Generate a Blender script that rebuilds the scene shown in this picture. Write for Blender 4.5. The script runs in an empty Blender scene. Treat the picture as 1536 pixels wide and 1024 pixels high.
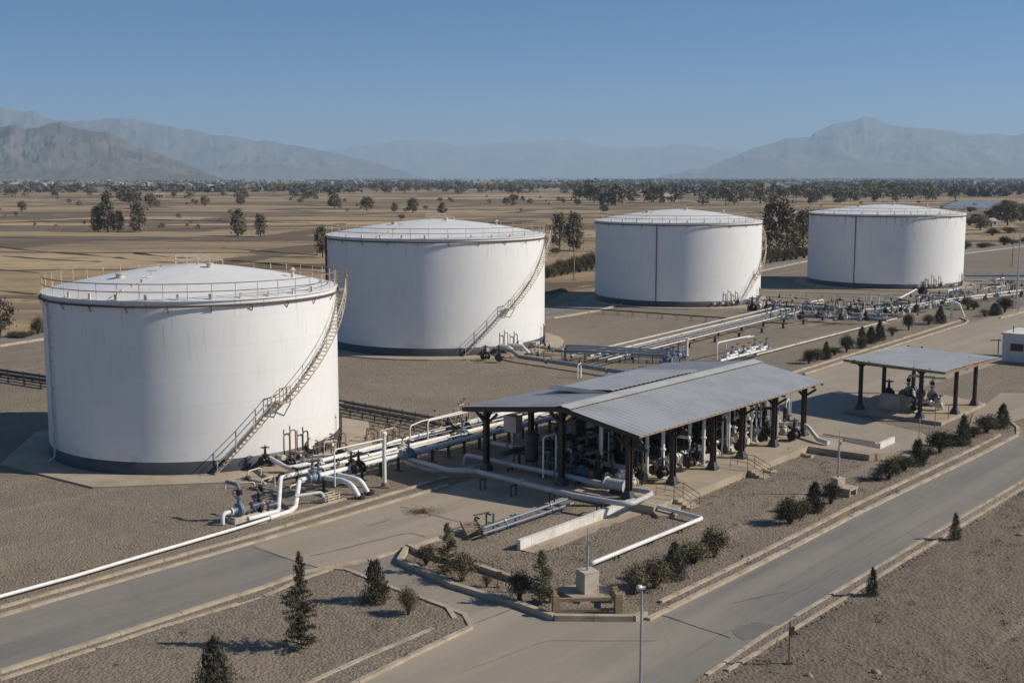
import bpy, math, random
import numpy as np
from mathutils import Vector, noise as mnoise
random.seed(7); rng = np.random.default_rng(11)
PI = math.pi
scene = bpy.context.scene
COL = scene.collection

# ------------------------------------------------------------------ camera model
FPX = 1800.0; CAMH = 20.0; PITCH = math.atan(246/FPX)
SP, CP = math.sin(PITCH), math.cos(PITCH)
def W(px, py, z=0.0):                     # ground-plan survey: a photo point at height z, in metres
    dx = px-768; dy = FPX*CP+(512-py)*SP; dz = -FPX*SP+(512-py)*CP
    t = (z-CAMH)/dz
    return Vector((dx*t, dy*t, z))
def zat(p, py):                           # height over plan point p that is seen at photo row py
    k = (512-py)/FPX
    return CAMH + p.y*(k*CP-SP)/(CP+k*SP)
def mpp(p): return p.y/FPX                # metres per photo pixel at p

# ------------------------------------------------------------------ materials
def new_mat(name):
    m = bpy.data.materials.new(name); m.use_nodes = True
    nt = m.node_tree; b = nt.nodes['Principled BSDF']
    return m, nt, b
def N(nt, t, **kw):
    n = nt.nodes.new(t)
    for k, v in kw.items(): setattr(n, k, v)
    return n
def mathn(nt, op, a, b=None, c=None, clamp=False):
    n = N(nt, 'ShaderNodeMath', operation=op); n.use_clamp = clamp
    for i, v in enumerate((a, b, c)):
        if v is None: continue
        if isinstance(v, (int, float)): n.inputs[i].default_value = v
        else: nt.links.new(v, n.inputs[i])
    return n.outputs[0]
def mixc(nt, fac, a, b, mode='MIX'):
    n = N(nt, 'ShaderNodeMix', data_type='RGBA', blend_type=mode)
    for i, v in ((0, fac), (6, a), (7, b)):
        if isinstance(v, (int, float)): n.inputs[i].default_value = v
        elif isinstance(v, (tuple, list)): n.inputs[i].default_value = (*v[:3], 1)
        else: nt.links.new(v, n.inputs[i])
    return n.outputs[2]
def coords(nt, kind='pos', scale=(1, 1, 1), rotz=0):
    if kind == 'pos': o = N(nt, 'ShaderNodeNewGeometry').outputs['Position']
    else: o = N(nt, 'ShaderNodeTexCoord').outputs['Object']
    if rotz:
        r = N(nt, 'ShaderNodeMapping'); r.inputs['Rotation'].default_value = (0, 0, rotz); nt.links.new(o, r.inputs[0]); o = r.outputs[0]; rotz = 0
    if scale != (1, 1, 1):
        r = N(nt, 'ShaderNodeMapping'); r.inputs['Scale'].default_value = scale; r.inputs['Rotation'].default_value = (0, 0, rotz)
        nt.links.new(o, r.inputs[0]); o = r.outputs[0]
    return o
def noisen(nt, vec, scale, detail=4, rough=.55):
    n = N(nt, 'ShaderNodeTexNoise'); n.inputs['Scale'].default_value = scale
    n.inputs['Detail'].default_value = detail; n.inputs['Roughness'].default_value = rough
    nt.links.new(vec, n.inputs['Vector']); return n.outputs['Fac']
def ramp(nt, fac, stops):
    r = N(nt, 'ShaderNodeValToRGB'); e = r.color_ramp.elements
    while len(e) < len(stops): e.new(.5)
    for x, (p, c) in zip(e, stops):
        x.position = p; x.color = (*c, 1) if len(c) == 3 else c
    nt.links.new(fac, r.inputs[0]); return r.outputs[0]
def sstep(nt, v, a, b):
    n = N(nt, 'ShaderNodeMapRange', interpolation_type='SMOOTHSTEP')
    n.inputs[1].default_value = a; n.inputs[2].default_value = b
    nt.links.new(v, n.inputs[0]); return n.outputs[0]
def bump(nt, b, h, strength=.3, dist=.05):
    n = N(nt, 'ShaderNodeBump'); n.inputs['Strength'].default_value = strength; n.inputs['Distance'].default_value = dist
    nt.links.new(h, n.inputs['Height']); nt.links.new(n.outputs[0], b.inputs['Normal'])
def setc(nt, b, c): nt.links.new(c, b.inputs['Base Color'])

def simple(name, col, rough=.6, metal=0.0, dirt=None, amt=.5, scale=1.5, kind='pos'):
    m, nt, b = new_mat(name); b.inputs['Roughness'].default_value = rough; b.inputs['Metallic'].default_value = metal
    dirt = dirt or tuple(c*.6 for c in col)
    v = coords(nt, kind)
    f = sstep(nt, noisen(nt, v, scale, 6, .65), .42, .72)
    setc(nt, b, mixc(nt, mathn(nt, 'MULTIPLY', f, amt), col, dirt))
    bump(nt, b, noisen(nt, v, scale*9, 3), .12, .02)
    return m

def gravel_mat(name, stones=8.0, light=(.305, .25, .186), dark=(.165, .135, .101), tan=(.30, .232, .155), tanamt=.5, bstr=.9):
    m, nt, b = new_mat(name); b.inputs['Roughness'].default_value = .95
    v = coords(nt)
    vo = N(nt, 'ShaderNodeTexVoronoi'); vo.inputs['Scale'].default_value = stones; nt.links.new(v, vo.inputs['Vector'])
    sep = N(nt, 'ShaderNodeSeparateColor'); nt.links.new(vo.outputs['Color'], sep.inputs[0])
    fine = noisen(nt, v, 2.2, 8, .75)
    f = mathn(nt, 'MULTIPLY_ADD', sep.outputs[0], .45, mathn(nt, 'MULTIPLY', fine, .6))
    c = ramp(nt, f, [(.12, dark), (.5, tuple((a+d)/2 for a, d in zip(light, dark))), (.9, light)])
    big = sstep(nt, noisen(nt, v, .06, 5, .6), .4, .68)
    c = mixc(nt, mathn(nt, 'MULTIPLY', big, tanamt*1.3), c, tan)
    mid = sstep(nt, noisen(nt, v, .35, 5, .7), .45, .75)
    c = mixc(nt, mathn(nt, 'MULTIPLY', mid, .3), c, tuple(x*.6 for x in dark))
    lg = noisen(nt, v, .022, 6, .62)
    c = mixc(nt, mathn(nt, 'MULTIPLY', sstep(nt, lg, .47, .62), .38), c, (.20, .158, .115))
    sp2 = sstep(nt, noisen(nt, v, .17, 7, .72), .58, .72); c = mixc(nt, mathn(nt, 'MULTIPLY', sp2, .6), c, (.37, .29, .20))
    tr = sstep(nt, noisen(nt, coords(nt, 'pos', (1, .05, 1), AZ), .45, 3, .5), .60, .70); c = mixc(nt, mathn(nt, 'MULTIPLY', tr, .55), c, (.35, .28, .20))
    setc(nt, b, c)
    h = mathn(nt, 'MULTIPLY_ADD', vo.outputs['Distance'], -.6, fine)
    bump(nt, b, h, bstr, .12)
    return m

def road_mat(name, base, pale, angle, dark, junction=None):
    m, nt, b = new_mat(name); b.inputs['Roughness'].default_value = .85
    v = coords(nt)
    vs = coords(nt, 'pos', (1, .06, 1), angle)
    st = sstep(nt, noisen(nt, vs, .55, 6, .6), .38, .66)
    blot = sstep(nt, noisen(nt, v, .11, 6, .62), .36, .68)
    c = mixc(nt, st, base, pale); c = mixc(nt, mathn(nt, 'MULTIPLY', blot, .65), c, pale)
    oil = sstep(nt, noisen(nt, v, .45, 5, .7), .62, .74); c = mixc(nt, mathn(nt, 'MULTIPLY', oil, .4), c, dark)
    sand = sstep(nt, noisen(nt, coords(nt, 'pos', (1, .25, 1), angle), .9, 7, .75), .55, .75); c = mixc(nt, mathn(nt, 'MULTIPLY', sand, .4), c, tuple(x*1.12 for x in pale))
    vs2 = coords(nt, 'pos', (1, .09, 1), angle)
    dk = sstep(nt, noisen(nt, vs2, 1.3, 5, .6), .56, .8)
    c = mixc(nt, mathn(nt, 'MULTIPLY', dk, .35), c, dark)
    g = noisen(nt, v, 14, 4, .7)
    c = mixc(nt, mathn(nt, 'MULTIPLY', sstep(nt, g, .4, .8), .25), c, dark)
    cr = N(nt, 'ShaderNodeTexVoronoi', feature='DISTANCE_TO_EDGE'); cr.inputs['Scale'].default_value = .14
    wob = N(nt, 'ShaderNodeVectorMath', operation='ADD'); nz = N(nt, 'ShaderNodeTexNoise'); nz.inputs['Scale'].default_value = .6
    nt.links.new(v, nz.inputs['Vector']); nt.links.new(v, wob.inputs[0]); nt.links.new(nz.outputs['Color'], wob.inputs[1]); nt.links.new(wob.outputs[0], cr.inputs['Vector'])
    ck = mathn(nt, 'SUBTRACT', 1, sstep(nt, cr.outputs['Distance'], 0.0, .006))
    c = mixc(nt, mathn(nt, 'MULTIPLY', ck, .35), c, dark)
    if junction:
        d = N(nt, 'ShaderNodeVectorMath', operation='DISTANCE'); nt.links.new(v, d.inputs[0]); d.inputs[1].default_value = junction[0]
        nf = mathn(nt, 'MULTIPLY_ADD', noisen(nt, v, .12, 5, .6), junction[1]*.9, d.outputs['Value'])
        dust = mathn(nt, 'SUBTRACT', 1, sstep(nt, nf, junction[1]*.75, junction[1]*1.9))
        c = mixc(nt, mathn(nt, 'MULTIPLY', dust, .75), c, mixc(nt, st, (.345, .29, .22), (.40, .335, .25)))
    setc(nt, b, c); bump(nt, b, g, .25, .01)
    return m

def concrete_mat(name, a=(.40, .33, .25), d=(.26, .21, .15), sc=.5):
    m, nt, b = new_mat(name); b.inputs['Roughness'].default_value = .9
    v = coords(nt)
    c = mixc(nt, sstep(nt, noisen(nt, v, sc, 7, .68), .35, .7), a, d)
    c = mixc(nt, mathn(nt, 'MULTIPLY', sstep(nt, noisen(nt, v, 6, 5, .7), .5, .8), .35), c, tuple(x*.6 for x in d))
    setc(nt, b, c); bump(nt, b, noisen(nt, v, 9, 5, .7), .3, .02)
    return m

def tank_mat(name, rust=.4, height=12.0):
    m, nt, b = new_mat(name); b.inputs['Roughness'].default_value = .5
    v = coords(nt, 'obj')
    sp = N(nt, 'ShaderNodeSeparateXYZ'); nt.links.new(v, sp.inputs[0])
    ang = mathn(nt, 'ARCTAN2', sp.outputs[1], sp.outputs[0])
    cb = N(nt, 'ShaderNodeCombineXYZ'); nt.links.new(mathn(nt, 'MULTIPLY', ang, 9.0), cb.inputs[0])
    nt.links.new(mathn(nt, 'MULTIPLY', sp.outputs[2], .09), cb.inputs[1])
    streak = noisen(nt, cb.outputs[0], 2.6, 7, .66)
    col = mixc(nt, mathn(nt, 'MULTIPLY', sstep(nt, streak, .48, .75), .30), (.80, .795, .78), (.58, .57, .55))
    cb2 = N(nt, 'ShaderNodeCombineXYZ'); nt.links.new(mathn(nt, 'MULTIPLY', ang, 9.0), cb2.inputs[0])
    nt.links.new(mathn(nt, 'MULTIPLY', sp.outputs[2], .05), cb2.inputs[1])
    rs = noisen(nt, cb2.outputs[0], 5.5, 3, .5)
    topm = sstep(nt, sp.outputs[2], height*.55, height)
    rf = mathn(nt, 'MULTIPLY', sstep(nt, rs, .57, .76), mathn(nt, 'MULTIPLY', topm, rust))
    col = mixc(nt, rf, col, (.30, .22, .15))
    # lower dirt splash
    lo = mathn(nt, 'SUBTRACT', 1, sstep(nt, sp.outputs[2], .9, 2.0))
    lf = mathn(nt, 'MULTIPLY', lo, sstep(nt, noisen(nt, v, 1.2, 6, .7), .42, .7))
    col = mixc(nt, mathn(nt, 'MULTIPLY', lf, .4), col, (.42, .34, .25))
    # horizontal weld seams of the plate courses, and staggered vertical seams
    course = mathn(nt, 'DIVIDE', sp.outputs[2], 1.95)
    fr = mathn(nt, 'FRACT', course)
    seam = mathn(nt, 'SUBTRACT', 1, sstep(nt, mathn(nt, 'ABSOLUTE', mathn(nt, 'SUBTRACT', fr, .5)), 0, .014))
    vfr = mathn(nt, 'FRACT', mathn(nt, 'MULTIPLY_ADD', mathn(nt, 'FLOOR', mathn(nt, 'ADD', course, .5)), .37, mathn(nt, 'MULTIPLY', ang, 1.4)))
    vs = mathn(nt, 'SUBTRACT', 1, sstep(nt, mathn(nt, 'ABSOLUTE', mathn(nt, 'SUBTRACT', vfr, .5)), 0, .003))
    sm = mathn(nt, 'MAXIMUM', seam, vs)
    wn = N(nt, 'ShaderNodeTexWhiteNoise', noise_dimensions='2D'); cw = N(nt, 'ShaderNodeCombineXYZ')
    nt.links.new(mathn(nt, 'FLOOR', mathn(nt, 'ADD', course, .5)), cw.inputs[0]); nt.links.new(mathn(nt, 'FLOOR', mathn(nt, 'ADD', mathn(nt, 'MULTIPLY_ADD', mathn(nt, 'FLOOR', mathn(nt, 'ADD', course, .5)), .37, mathn(nt, 'MULTIPLY', ang, 1.4)), .5)), cw.inputs[1])
    nt.links.new(cw.outputs[0], wn.inputs['Vector']); col = mixc(nt, mathn(nt, 'MULTIPLY', wn.outputs['Value'], .10), col, (.62, .61, .585))
    blot = sstep(nt, noisen(nt, v, .35, 6, .65), .45, .75); col = mixc(nt, mathn(nt, 'MULTIPLY', blot, .12), col, (.60, .575, .53))
    col = mixc(nt, mathn(nt, 'MULTIPLY', sm, .22), col, (.42, .40, .37))
    setc(nt, b, col)
    h = mathn(nt, 'MULTIPLY_ADD', sm, .25, mathn(nt, 'MULTIPLY', noisen(nt, v, .5, 3), .8))
    bump(nt, b, h, .12, .06)
    return m

def leaf_mat(name, a, c2, bright=1.0):
    m, nt, b = new_mat(name); b.inputs['Roughness'].default_value = .8
    v = coords(nt, 'obj')
    oi = N(nt, 'ShaderNodeObjectInfo')
    f = sstep(nt, noisen(nt, v, 1.1, 5, .7), .35, .7)
    c = mixc(nt, f, a, c2)
    hs = N(nt, 'ShaderNodeHueSaturation'); nt.links.new(c, hs.inputs['Color'])
    nt.links.new(mathn(nt, 'MULTIPLY_ADD', oi.outputs['Random'], .5, .75), hs.inputs['Value'])
    nt.links.new(mathn(nt, 'MULTIPLY_ADD', oi.outputs['Random'], .03, .485), hs.inputs['Hue'])
    setc(nt, b, hs.outputs[0])
    b.inputs['Specular IOR Level'].default_value = .2
    return m

def field_mat():
    m, nt, b = new_mat('dry field'); b.inputs['Roughness'].default_value = 1
    v = coords(nt)
    wob = N(nt, 'ShaderNodeVectorMath', operation='MULTIPLY_ADD'); nz = N(nt, 'ShaderNodeTexNoise'); nz.inputs['Scale'].default_value = .008; nz.inputs['Detail'].default_value = 4
    nt.links.new(v, nz.inputs['Vector']); nt.links.new(nz.outputs['Color'], wob.inputs[0]); wob.inputs[1].default_value = (28, 28, 0); nt.links.new(v, wob.inputs[2])
    mp = N(nt, 'ShaderNodeMapping'); mp.inputs['Scale'].default_value = (.0075, .017, 0); mp.inputs['Rotation'].default_value = (0, 0, .12)
    nt.links.new(wob.outputs[0], mp.inputs[0])
    vo = N(nt, 'ShaderNodeTexVoronoi', distance='CHEBYCHEV'); vo.inputs['Scale'].default_value = 1; vo.inputs['Randomness'].default_value = .8
    ve = N(nt, 'ShaderNodeTexVoronoi', feature='F2', distance='CHEBYCHEV'); ve.inputs['Scale'].default_value = 1; ve.inputs['Randomness'].default_value = .8
    nt.links.new(mp.outputs[0], vo.inputs['Vector']); nt.links.new(mp.outputs[0], ve.inputs['Vector'])
    s = N(nt, 'ShaderNodeSeparateColor'); nt.links.new(vo.outputs['Color'], s.inputs[0])
    c = ramp(nt, s.outputs[0], [(0, (.48, .345, .19)), (.25, (.37, .262, .145)), (.45, (.53, .385, .215)), (.62, (.28, .20, .118)), (.76, (.44, .315, .175)), (.9, (.19, .142, .088))])
    edge = mathn(nt, 'SUBTRACT', ve.outputs['Distance'], vo.outputs['Distance'])
    en = noisen(nt, v, .05, 4, .7)
    wdt = mathn(nt, 'MULTIPLY_ADD', en, .17, -.012)
    ed = mathn(nt, 'LESS_THAN', edge, wdt)
    c = mixc(nt, mathn(nt, 'MULTIPLY', ed, .85), c, (.10, .075, .045))
    big = sstep(nt, noisen(nt, coords(nt, 'pos', (.18, 1, 1), .06), .010, 6, .7), .5, .62)
    c = mixc(nt, mathn(nt, 'MULTIPLY', big, .85), c, (.145, .11, .072))
    fl = mathn(nt, 'ABSOLUTE', mathn(nt, 'SUBTRACT', noisen(nt, coords(nt, 'pos', (.12, 1, 1), .1), .016, 5, .6), .5))
    fm = mathn(nt, 'SUBTRACT', 1, sstep(nt, fl, .004, .016)); c = mixc(nt, mathn(nt, 'MULTIPLY', fm, .22), c, (.13, .098, .062))
    fl2 = mathn(nt, 'ABSOLUTE', mathn(nt, 'SUBTRACT', noisen(nt, coords(nt, 'pos', (.25, 1, 1), -.5), .03, 4, .6), .5))
    fm2 = mathn(nt, 'SUBTRACT', 1, sstep(nt, fl2, .003, .012)); c = mixc(nt, mathn(nt, 'MULTIPLY', fm2, .25), c, (.16, .12, .075))
    gr = noisen(nt, coords(nt, 'pos', (.4, 1, 1)), .12, 7, .75)
    c = mixc(nt, mathn(nt, 'MULTIPLY', sstep(nt, gr, .46, .68), .65), c, (.17, .12, .075))
    c = mixc(nt, mathn(nt, 'MULTIPLY', sstep(nt, noisen(nt, v, .9, 6, .8), .45, .8), .4), c, (.20, .14, .08))
    setc(nt, b, c); bump(nt, b, noisen(nt, v, .8, 5, .8), .7, .4)
    return m

def rock_mat(name, a, d):
    m, nt, b = new_mat(name); b.inputs['Roughness'].default_value = 1
    v = coords(nt)
    c = mixc(nt, sstep(nt, noisen(nt, v, .0016, 7, .65), .4, .65), a, d)
    c = mixc(nt, mathn(nt, 'MULTIPLY', sstep(nt, noisen(nt, v, .009, 6, .7), .5, .7), .6), c, tuple(x*.45 for x in d))
    setc(nt, b, c); return m

def corr_mat(name, col, dirt, rough=.42):
    m, nt, b = new_mat(name); b.inputs['Roughness'].default_value = rough; b.inputs['Metallic'].default_value = .25
    v = coords(nt)
    c = mixc(nt, sstep(nt, noisen(nt, v, .35, 7, .65), .4, .7), col, dirt)
    c = mixc(nt, mathn(nt, 'MULTIPLY', sstep(nt, noisen(nt, v, 2.5, 5, .7), .58, .75), .3), c, tuple(x*.55 for x in dirt))
    setc(nt, b, c); return m

M = {}
AZ = math.atan2(.637, .771)
M['gravel'] = gravel_mat('yard gravel')
M['stony'] = gravel_mat('stony soil', 6.5, (.325, .265, .197), (.145, .117, .087), (.29, .22, .145), .45, .9)
M['dirt'] = gravel_mat('rough dirt', 5.0, (.255, .20, .147), (.12, .094, .07), (.235, .175, .118), .4, .9)
AZ = math.atan2(.637, .771)
M['asphalt'] = road_mat('worn asphalt', (.19, .178, .16), (.275, .245, .20), AZ, (.125, .117, .105), (tuple(W(700, 960)), 9.0))
M['concrete_road'] = road_mat('dusty concrete road', (.315, .265, .20), (.385, .317, .235), AZ, (.21, .173, .132))
M['concrete'] = concrete_mat('concrete')
M['kerb'] = concrete_mat('kerb concrete', (.50, .42, .315), (.33, .265, .185), 1.0)
M['slab'] = concrete_mat('platform concrete', (.43, .35, .26), (.33, .265, .19), .4)
M['pale_concrete'] = concrete_mat('pale concrete', (.55, .49, .41), (.42, .36, .29), 1.2)
M['whitewash'] = concrete_mat('whitewashed concrete', (.74, .72, .68), (.55, .51, .45), .9)
M['field'] = field_mat()
M['rock'] = rock_mat('bare mountain rock', (.175, .140, .105), (.075, .064, .053))
M['white_pipe'] = simple('white pipe paint', (.78, .77, .74), .45, 0, (.42, .36, .28), .4, 1.3)
M['dark_pipe'] = simple('dark grey paint and shade', (.085, .085, .085), .5, .1, (.05, .042, .036), .5, 1.5)  # own colour on the racks; inside the shed it paints in deep shade
M['dusty_pipe'] = simple('dusty white pipe paint', (.58, .555, .51), .55, 0, (.36, .30, .23), .6, 1.0)
M['mid_pipe'] = simple('slate grey pipe paint', (.27, .28, .29), .5, 0, (.18, .16, .13), .5, 1.3)
M['grey_pipe'] = simple('weathered and shaded grey pipe', (.50, .50, .49), .5, 0, (.30, .26, .21), .5, 1.3)  # also carries the roof shade painted onto the loop pipes
M['blue_pipe'] = simple('blue grey pipe paint', (.20, .24, .30), .45, .1, (.15, .13, .11), .5, 1.3)
M['dark_steel'] = simple('dark painted steel', (.045, .042, .04), .5, .2, (.10, .06, .035), .5, 2)
M['brown_steel'] = simple('brown black column paint', (.040, .032, .028), .5, .2, (.075, .05, .035), .5, 2)
M['foot_paint'] = simple('dark blue grey foot paint', (.06, .066, .078), .5, .1, (.05, .042, .036), .5, 2)
M['rust'] = simple('rusty steel', (.30, .20, .115), .75, .1, (.16, .09, .05), .7, 2.5)
M['old_rust'] = simple('dark weathered rust', (.13, .09, .058), .75, .1, (.07, .05, .035), .7, 2.5)
M['rail_white'] = simple('rusting white rail', (.62, .56, .46), .6, 0, (.34, .22, .12), .8, 3)
M['stair_steel'] = simple('rusting stair steel', (.50, .42, .32), .7, 0, (.22, .13, .07), .8, 3)
M['galv'] = simple('galvanised steel', (.46, .47, .48), .45, .5, (.30, .29, .27), .4, 3)
M['band'] = simple('blue grey base band', (.055, .066, .082), .55, 0, (.04, .042, .046), .6, .8)
M['motor'] = simple('grey blue motor paint', (.17, .20, .24), .45, .1, (.10, .09, .08), .5, 4)
M['cream'] = simple('cream pump paint', (.60, .56, .48), .45, 0, (.30, .24, .17), .6, 3)
M['seam'] = simple('bitumen seam', (.10, .085, .07), .9, 0, (.16, .135, .105), .8, 1.5)
M['black'] = simple('black iron', (.018, .018, .018), .5, .2, (.05, .04, .03), .5, 3)
M['wheel'] = simple('handwheel iron', (.06, .055, .05), .5, .3, (.14, .09, .05), .5, 5)
M['wood'] = simple('weathered timber', (.30, .22, .14), .85, 0, (.16, .11, .07), .7, 4)
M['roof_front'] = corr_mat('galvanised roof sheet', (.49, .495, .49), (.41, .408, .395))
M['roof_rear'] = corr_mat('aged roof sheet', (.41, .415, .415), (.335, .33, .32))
M['roof_light'] = corr_mat('newer roof sheet', (.62, .61, .575), (.48, .465, .43))
M['ridge'] = corr_mat('ridge flashing', (.62, .60, .55), (.48, .46, .41), .5)
M['wall_white'] = simple('white hut wall', (.66, .66, .64), .7, 0, (.48, .45, .40), .5, 1)
M['glass'] = simple('dark window glass', (.02, .022, .025), .08, 0, (.03, .03, .03), .3, 2)
M['house'] = simple('plastered house wall', (.42, .37, .30), .9, 0, (.30, .25, .2), .6, .1)
M['house_roof'] = simple('sheet house roof', (.42, .39, .35), .6, 0, (.28, .22, .17), .6, .1)
M['film'] = simple('greenhouse film', (.24, .28, .32), .35, 0, (.18, .21, .23), .5, .05)
M['bark'] = simple('bark', (.10, .075, .05), .9, 0, (.06, .045, .03), .6, 4, 'obj')
M['shrub'] = leaf_mat('olive shrub leaves', (.135, .115, .075), (.24, .19, .12))
M['conifer'] = leaf_mat('juniper needles', (.075, .074, .053), (.15, .135, .09))
M['pine'] = leaf_mat('thin pine needles', (.12, .112, .07), (.215, .18, .11))
M['tree'] = leaf_mat('field tree leaves', (.16, .14, .097), (.29, .24, .16))
M['far_wood'] = leaf_mat('far wood leaves', (.080, .075, .060), (.14, .125, .095))
M['dry'] = leaf_mat('dry brush', (.09, .075, .045), (.15, .115, .07))
M['stone'] = concrete_mat('loose stone', (.325, .268, .20), (.19, .155, .117), 3.0)
M['sack'] = simple('pale canvas hose', (.55, .48, .37), .9, 0, (.35, .28, .2), .5, 3)
def tank_roof_mat():
    m, nt, b = new_mat('tank roof paint'); b.inputs['Roughness'].default_value = .55
    v = coords(nt, 'obj'); sp = N(nt, 'ShaderNodeSeparateXYZ'); nt.links.new(v, sp.inputs[0])
    ang = mathn(nt, 'ARCTAN2', sp.outputs[1], sp.outputs[0])
    c = mixc(nt, mathn(nt, 'MULTIPLY', sstep(nt, noisen(nt, v, .35, 7, .65), .42, .7), .5), (.77, .76, .74), (.63, .61, .58))
    fr = mathn(nt, 'FRACT', mathn(nt, 'MULTIPLY', ang, 16/PI))
    sm = mathn(nt, 'SUBTRACT', 1, sstep(nt, mathn(nt, 'ABSOLUTE', mathn(nt, 'SUBTRACT', fr, .5)), 0, .02))
    c = mixc(nt, mathn(nt, 'MULTIPLY', sm, .2), c, (.45, .42, .38))
    setc(nt, b, c); return m
M['tank_roof'] = tank_roof_mat()

# ------------------------------------------------------------------ mesh builder
class MB:
    def __init__(s): s.v = []; s.f = []; s.m = []; s.cur = 0
    def face(s, idx): s.f.append(idx); s.m.append(s.cur)
    def add(s, vs, fs):
        o = len(s.v); s.v.extend([tuple(p) for p in vs])
        for f in fs: s.face([i+o for i in f])
    def box(s, c, size, rz=0, ry=0):
        hx, hy, hz = size[0]/2, size[1]/2, size[2]/2
        ca, sa = math.cos(rz), math.sin(rz); cb, sb = math.cos(ry), math.sin(ry)
        vs = []
        for x, y, z in ((-hx,-hy,-hz),(hx,-hy,-hz),(hx,hy,-hz),(-hx,hy,-hz),(-hx,-hy,hz),(hx,-hy,hz),(hx,hy,hz),(-hx,hy,hz)):
            x, z = x*cb+z*sb, -x*sb+z*cb
            vs.append((c[0]+x*ca-y*sa, c[1]+x*sa+y*ca, c[2]+z))
        s.add(vs, [(3,2,1,0),(4,5,6,7),(0,1,5,4),(1,2,6,5),(2,3,7,6),(3,0,4,7)]); return s
    def beam(s, a, b, w, h):                       # box between two points, w sideways, h up
        a, b = Vector(a), Vector(b); d = (b-a).normalized()
        up = Vector((0,0,1)) if abs(d.z) < .95 else Vector((1,0,0))
        r = d.cross(up).normalized()*(w/2); u = r.cross(d).normalized()*(h/2)
        vs = [a-r-u, a+r-u, a+r+u, a-r+u, b-r-u, b+r-u, b+r+u, b-r+u]
        s.add(vs, [(0,1,2,3),(7,6,5,4),(4,5,1,0),(5,6,2,1),(6,7,3,2),(7,4,0,3)]); return s
    def tube(s, pts, r, n=10, bend=0, caps=True, closed=False):
        pts = [Vector(p) for p in pts]
        if bend: pts = fillet(pts, bend)
        k = len(pts); prev = None; rings = []
        for i in range(k):
            if closed: t = (pts[(i+1)%k]-pts[i-1]).normalized()
            else:
                t = (pts[min(i+1,k-1)]-pts[max(i-1,0)]).normalized()
            if prev is None:
                a = Vector((0,0,1)) if abs(t.z) < .9 else Vector((1,0,0))
                x = t.cross(a).normalized()
            else: x = (prev - t*prev.dot(t)).normalized()
            prev = x; y = t.cross(x)
            rr = r[i] if isinstance(r, (list, tuple)) else r
            rings.append([pts[i]+x*(rr*math.cos(2*PI*j/n))+y*(rr*math.sin(2*PI*j/n)) for j in range(n)])
        vs = [p for q in rings for p in q]; fs = []
        for i in range(k if closed else k-1):
            i2 = (i+1) % k
            for j in range(n):
                j2 = (j+1) % n; fs.append((i*n+j, i*n+j2, i2*n+j2, i2*n+j))
        if caps and not closed:
            fs.append(tuple(range(n-1,-1,-1))); fs.append(tuple((k-1)*n+j for j in range(n)))
        s.add(vs, fs); return s
    def cyl(s, a, b, r, n=12, r2=None):
        return s.tube([a, b], [r, r if r2 is None else r2], n)
    def lathe(s, c, prof, n=24, axis='z'):
        vs = []; k = len(prof)
        for i in range(n):
            a = 2*PI*i/n; ca, sa = math.cos(a), math.sin(a)
            for r, h in prof:
                if axis == 'z': vs.append((c[0]+r*ca, c[1]+r*sa, c[2]+h))
                elif axis == 'x': vs.append((c[0]+h, c[1]+r*ca, c[2]+r*sa))
                else: vs.append((c[0]+r*sa, c[1]+h, c[2]+r*ca))
        fs = []
        for i in range(n):
            i2 = (i+1) % n
            for j in range(k-1): fs.append((i*k+j, i2*k+j, i2*k+j+1, i*k+j+1))
        s.add(vs, fs); return s
    def torus(s, c, R, r, n=16, m=6, axis='z'):
        pts = []
        for i in range(n):
            a = 2*PI*i/n
            x, y = R*math.cos(a), R*math.sin(a)
            pts.append(Vector(c)+(Vector((x,y,0)) if axis == 'z' else Vector((0,x,y)) if axis == 'x' else Vector((x,0,y))))
        return s.tube(pts, r, m, closed=True)
    def prism(s, poly, z0, z1, bottom=False):
        n = len(poly); vs = [(p[0],p[1],z0) for p in poly]+[(p[0],p[1],z1) for p in poly]
        ar = sum(poly[i][0]*poly[(i+1)%n][1]-poly[(i+1)%n][0]*poly[i][1] for i in range(n))
        top = tuple(range(n,2*n)); sides = [(i,(i+1)%n,(i+1)%n+n,i+n) for i in range(n)]
        if ar < 0: top = top[::-1]; sides = [q[::-1] for q in sides]
        s.add(vs, [top]+sides+([tuple(range(n))] if bottom else [])); return s
    def sheet(s, poly, z):
        n = len(poly); ar = sum(poly[i][0]*poly[(i+1)%n][1]-poly[(i+1)%n][0]*poly[i][1] for i in range(n))
        idx = tuple(range(n)); s.add([(p[0],p[1],z) for p in poly], [idx if ar > 0 else idx[::-1]]); return s
    def build(s, name, mat, parent=None, smooth=35, keep=False):
        me = bpy.data.meshes.new(name)
        off = Vector((0,0,0))
        if parent is not None and not keep:
            q = parent
            while q: off += q.location; q = q.parent
        elif keep is not False and keep is not True: off = Vector(keep)
        vs = [(p[0]-off.x, p[1]-off.y, p[2]-off.z) for p in s.v]
        me.from_pydata(vs, [], s.f)
        for m_ in (mat if isinstance(mat, (list, tuple)) else [mat]): me.materials.append(M[m_] if isinstance(m_, str) else m_)
        if isinstance(mat, (list, tuple)): me.polygons.foreach_set('material_index', s.m)
        if smooth:
            me.polygons.foreach_set('use_smooth', [True]*len(s.f))
            me.set_sharp_from_angle(angle=math.radians(smooth))
        me.update()
        o = bpy.data.objects.new(name, me); COL.objects.link(o)
        if parent is not None: o.parent = parent
        elif keep is not False and keep is not True: o.location = off
        return o
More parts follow.
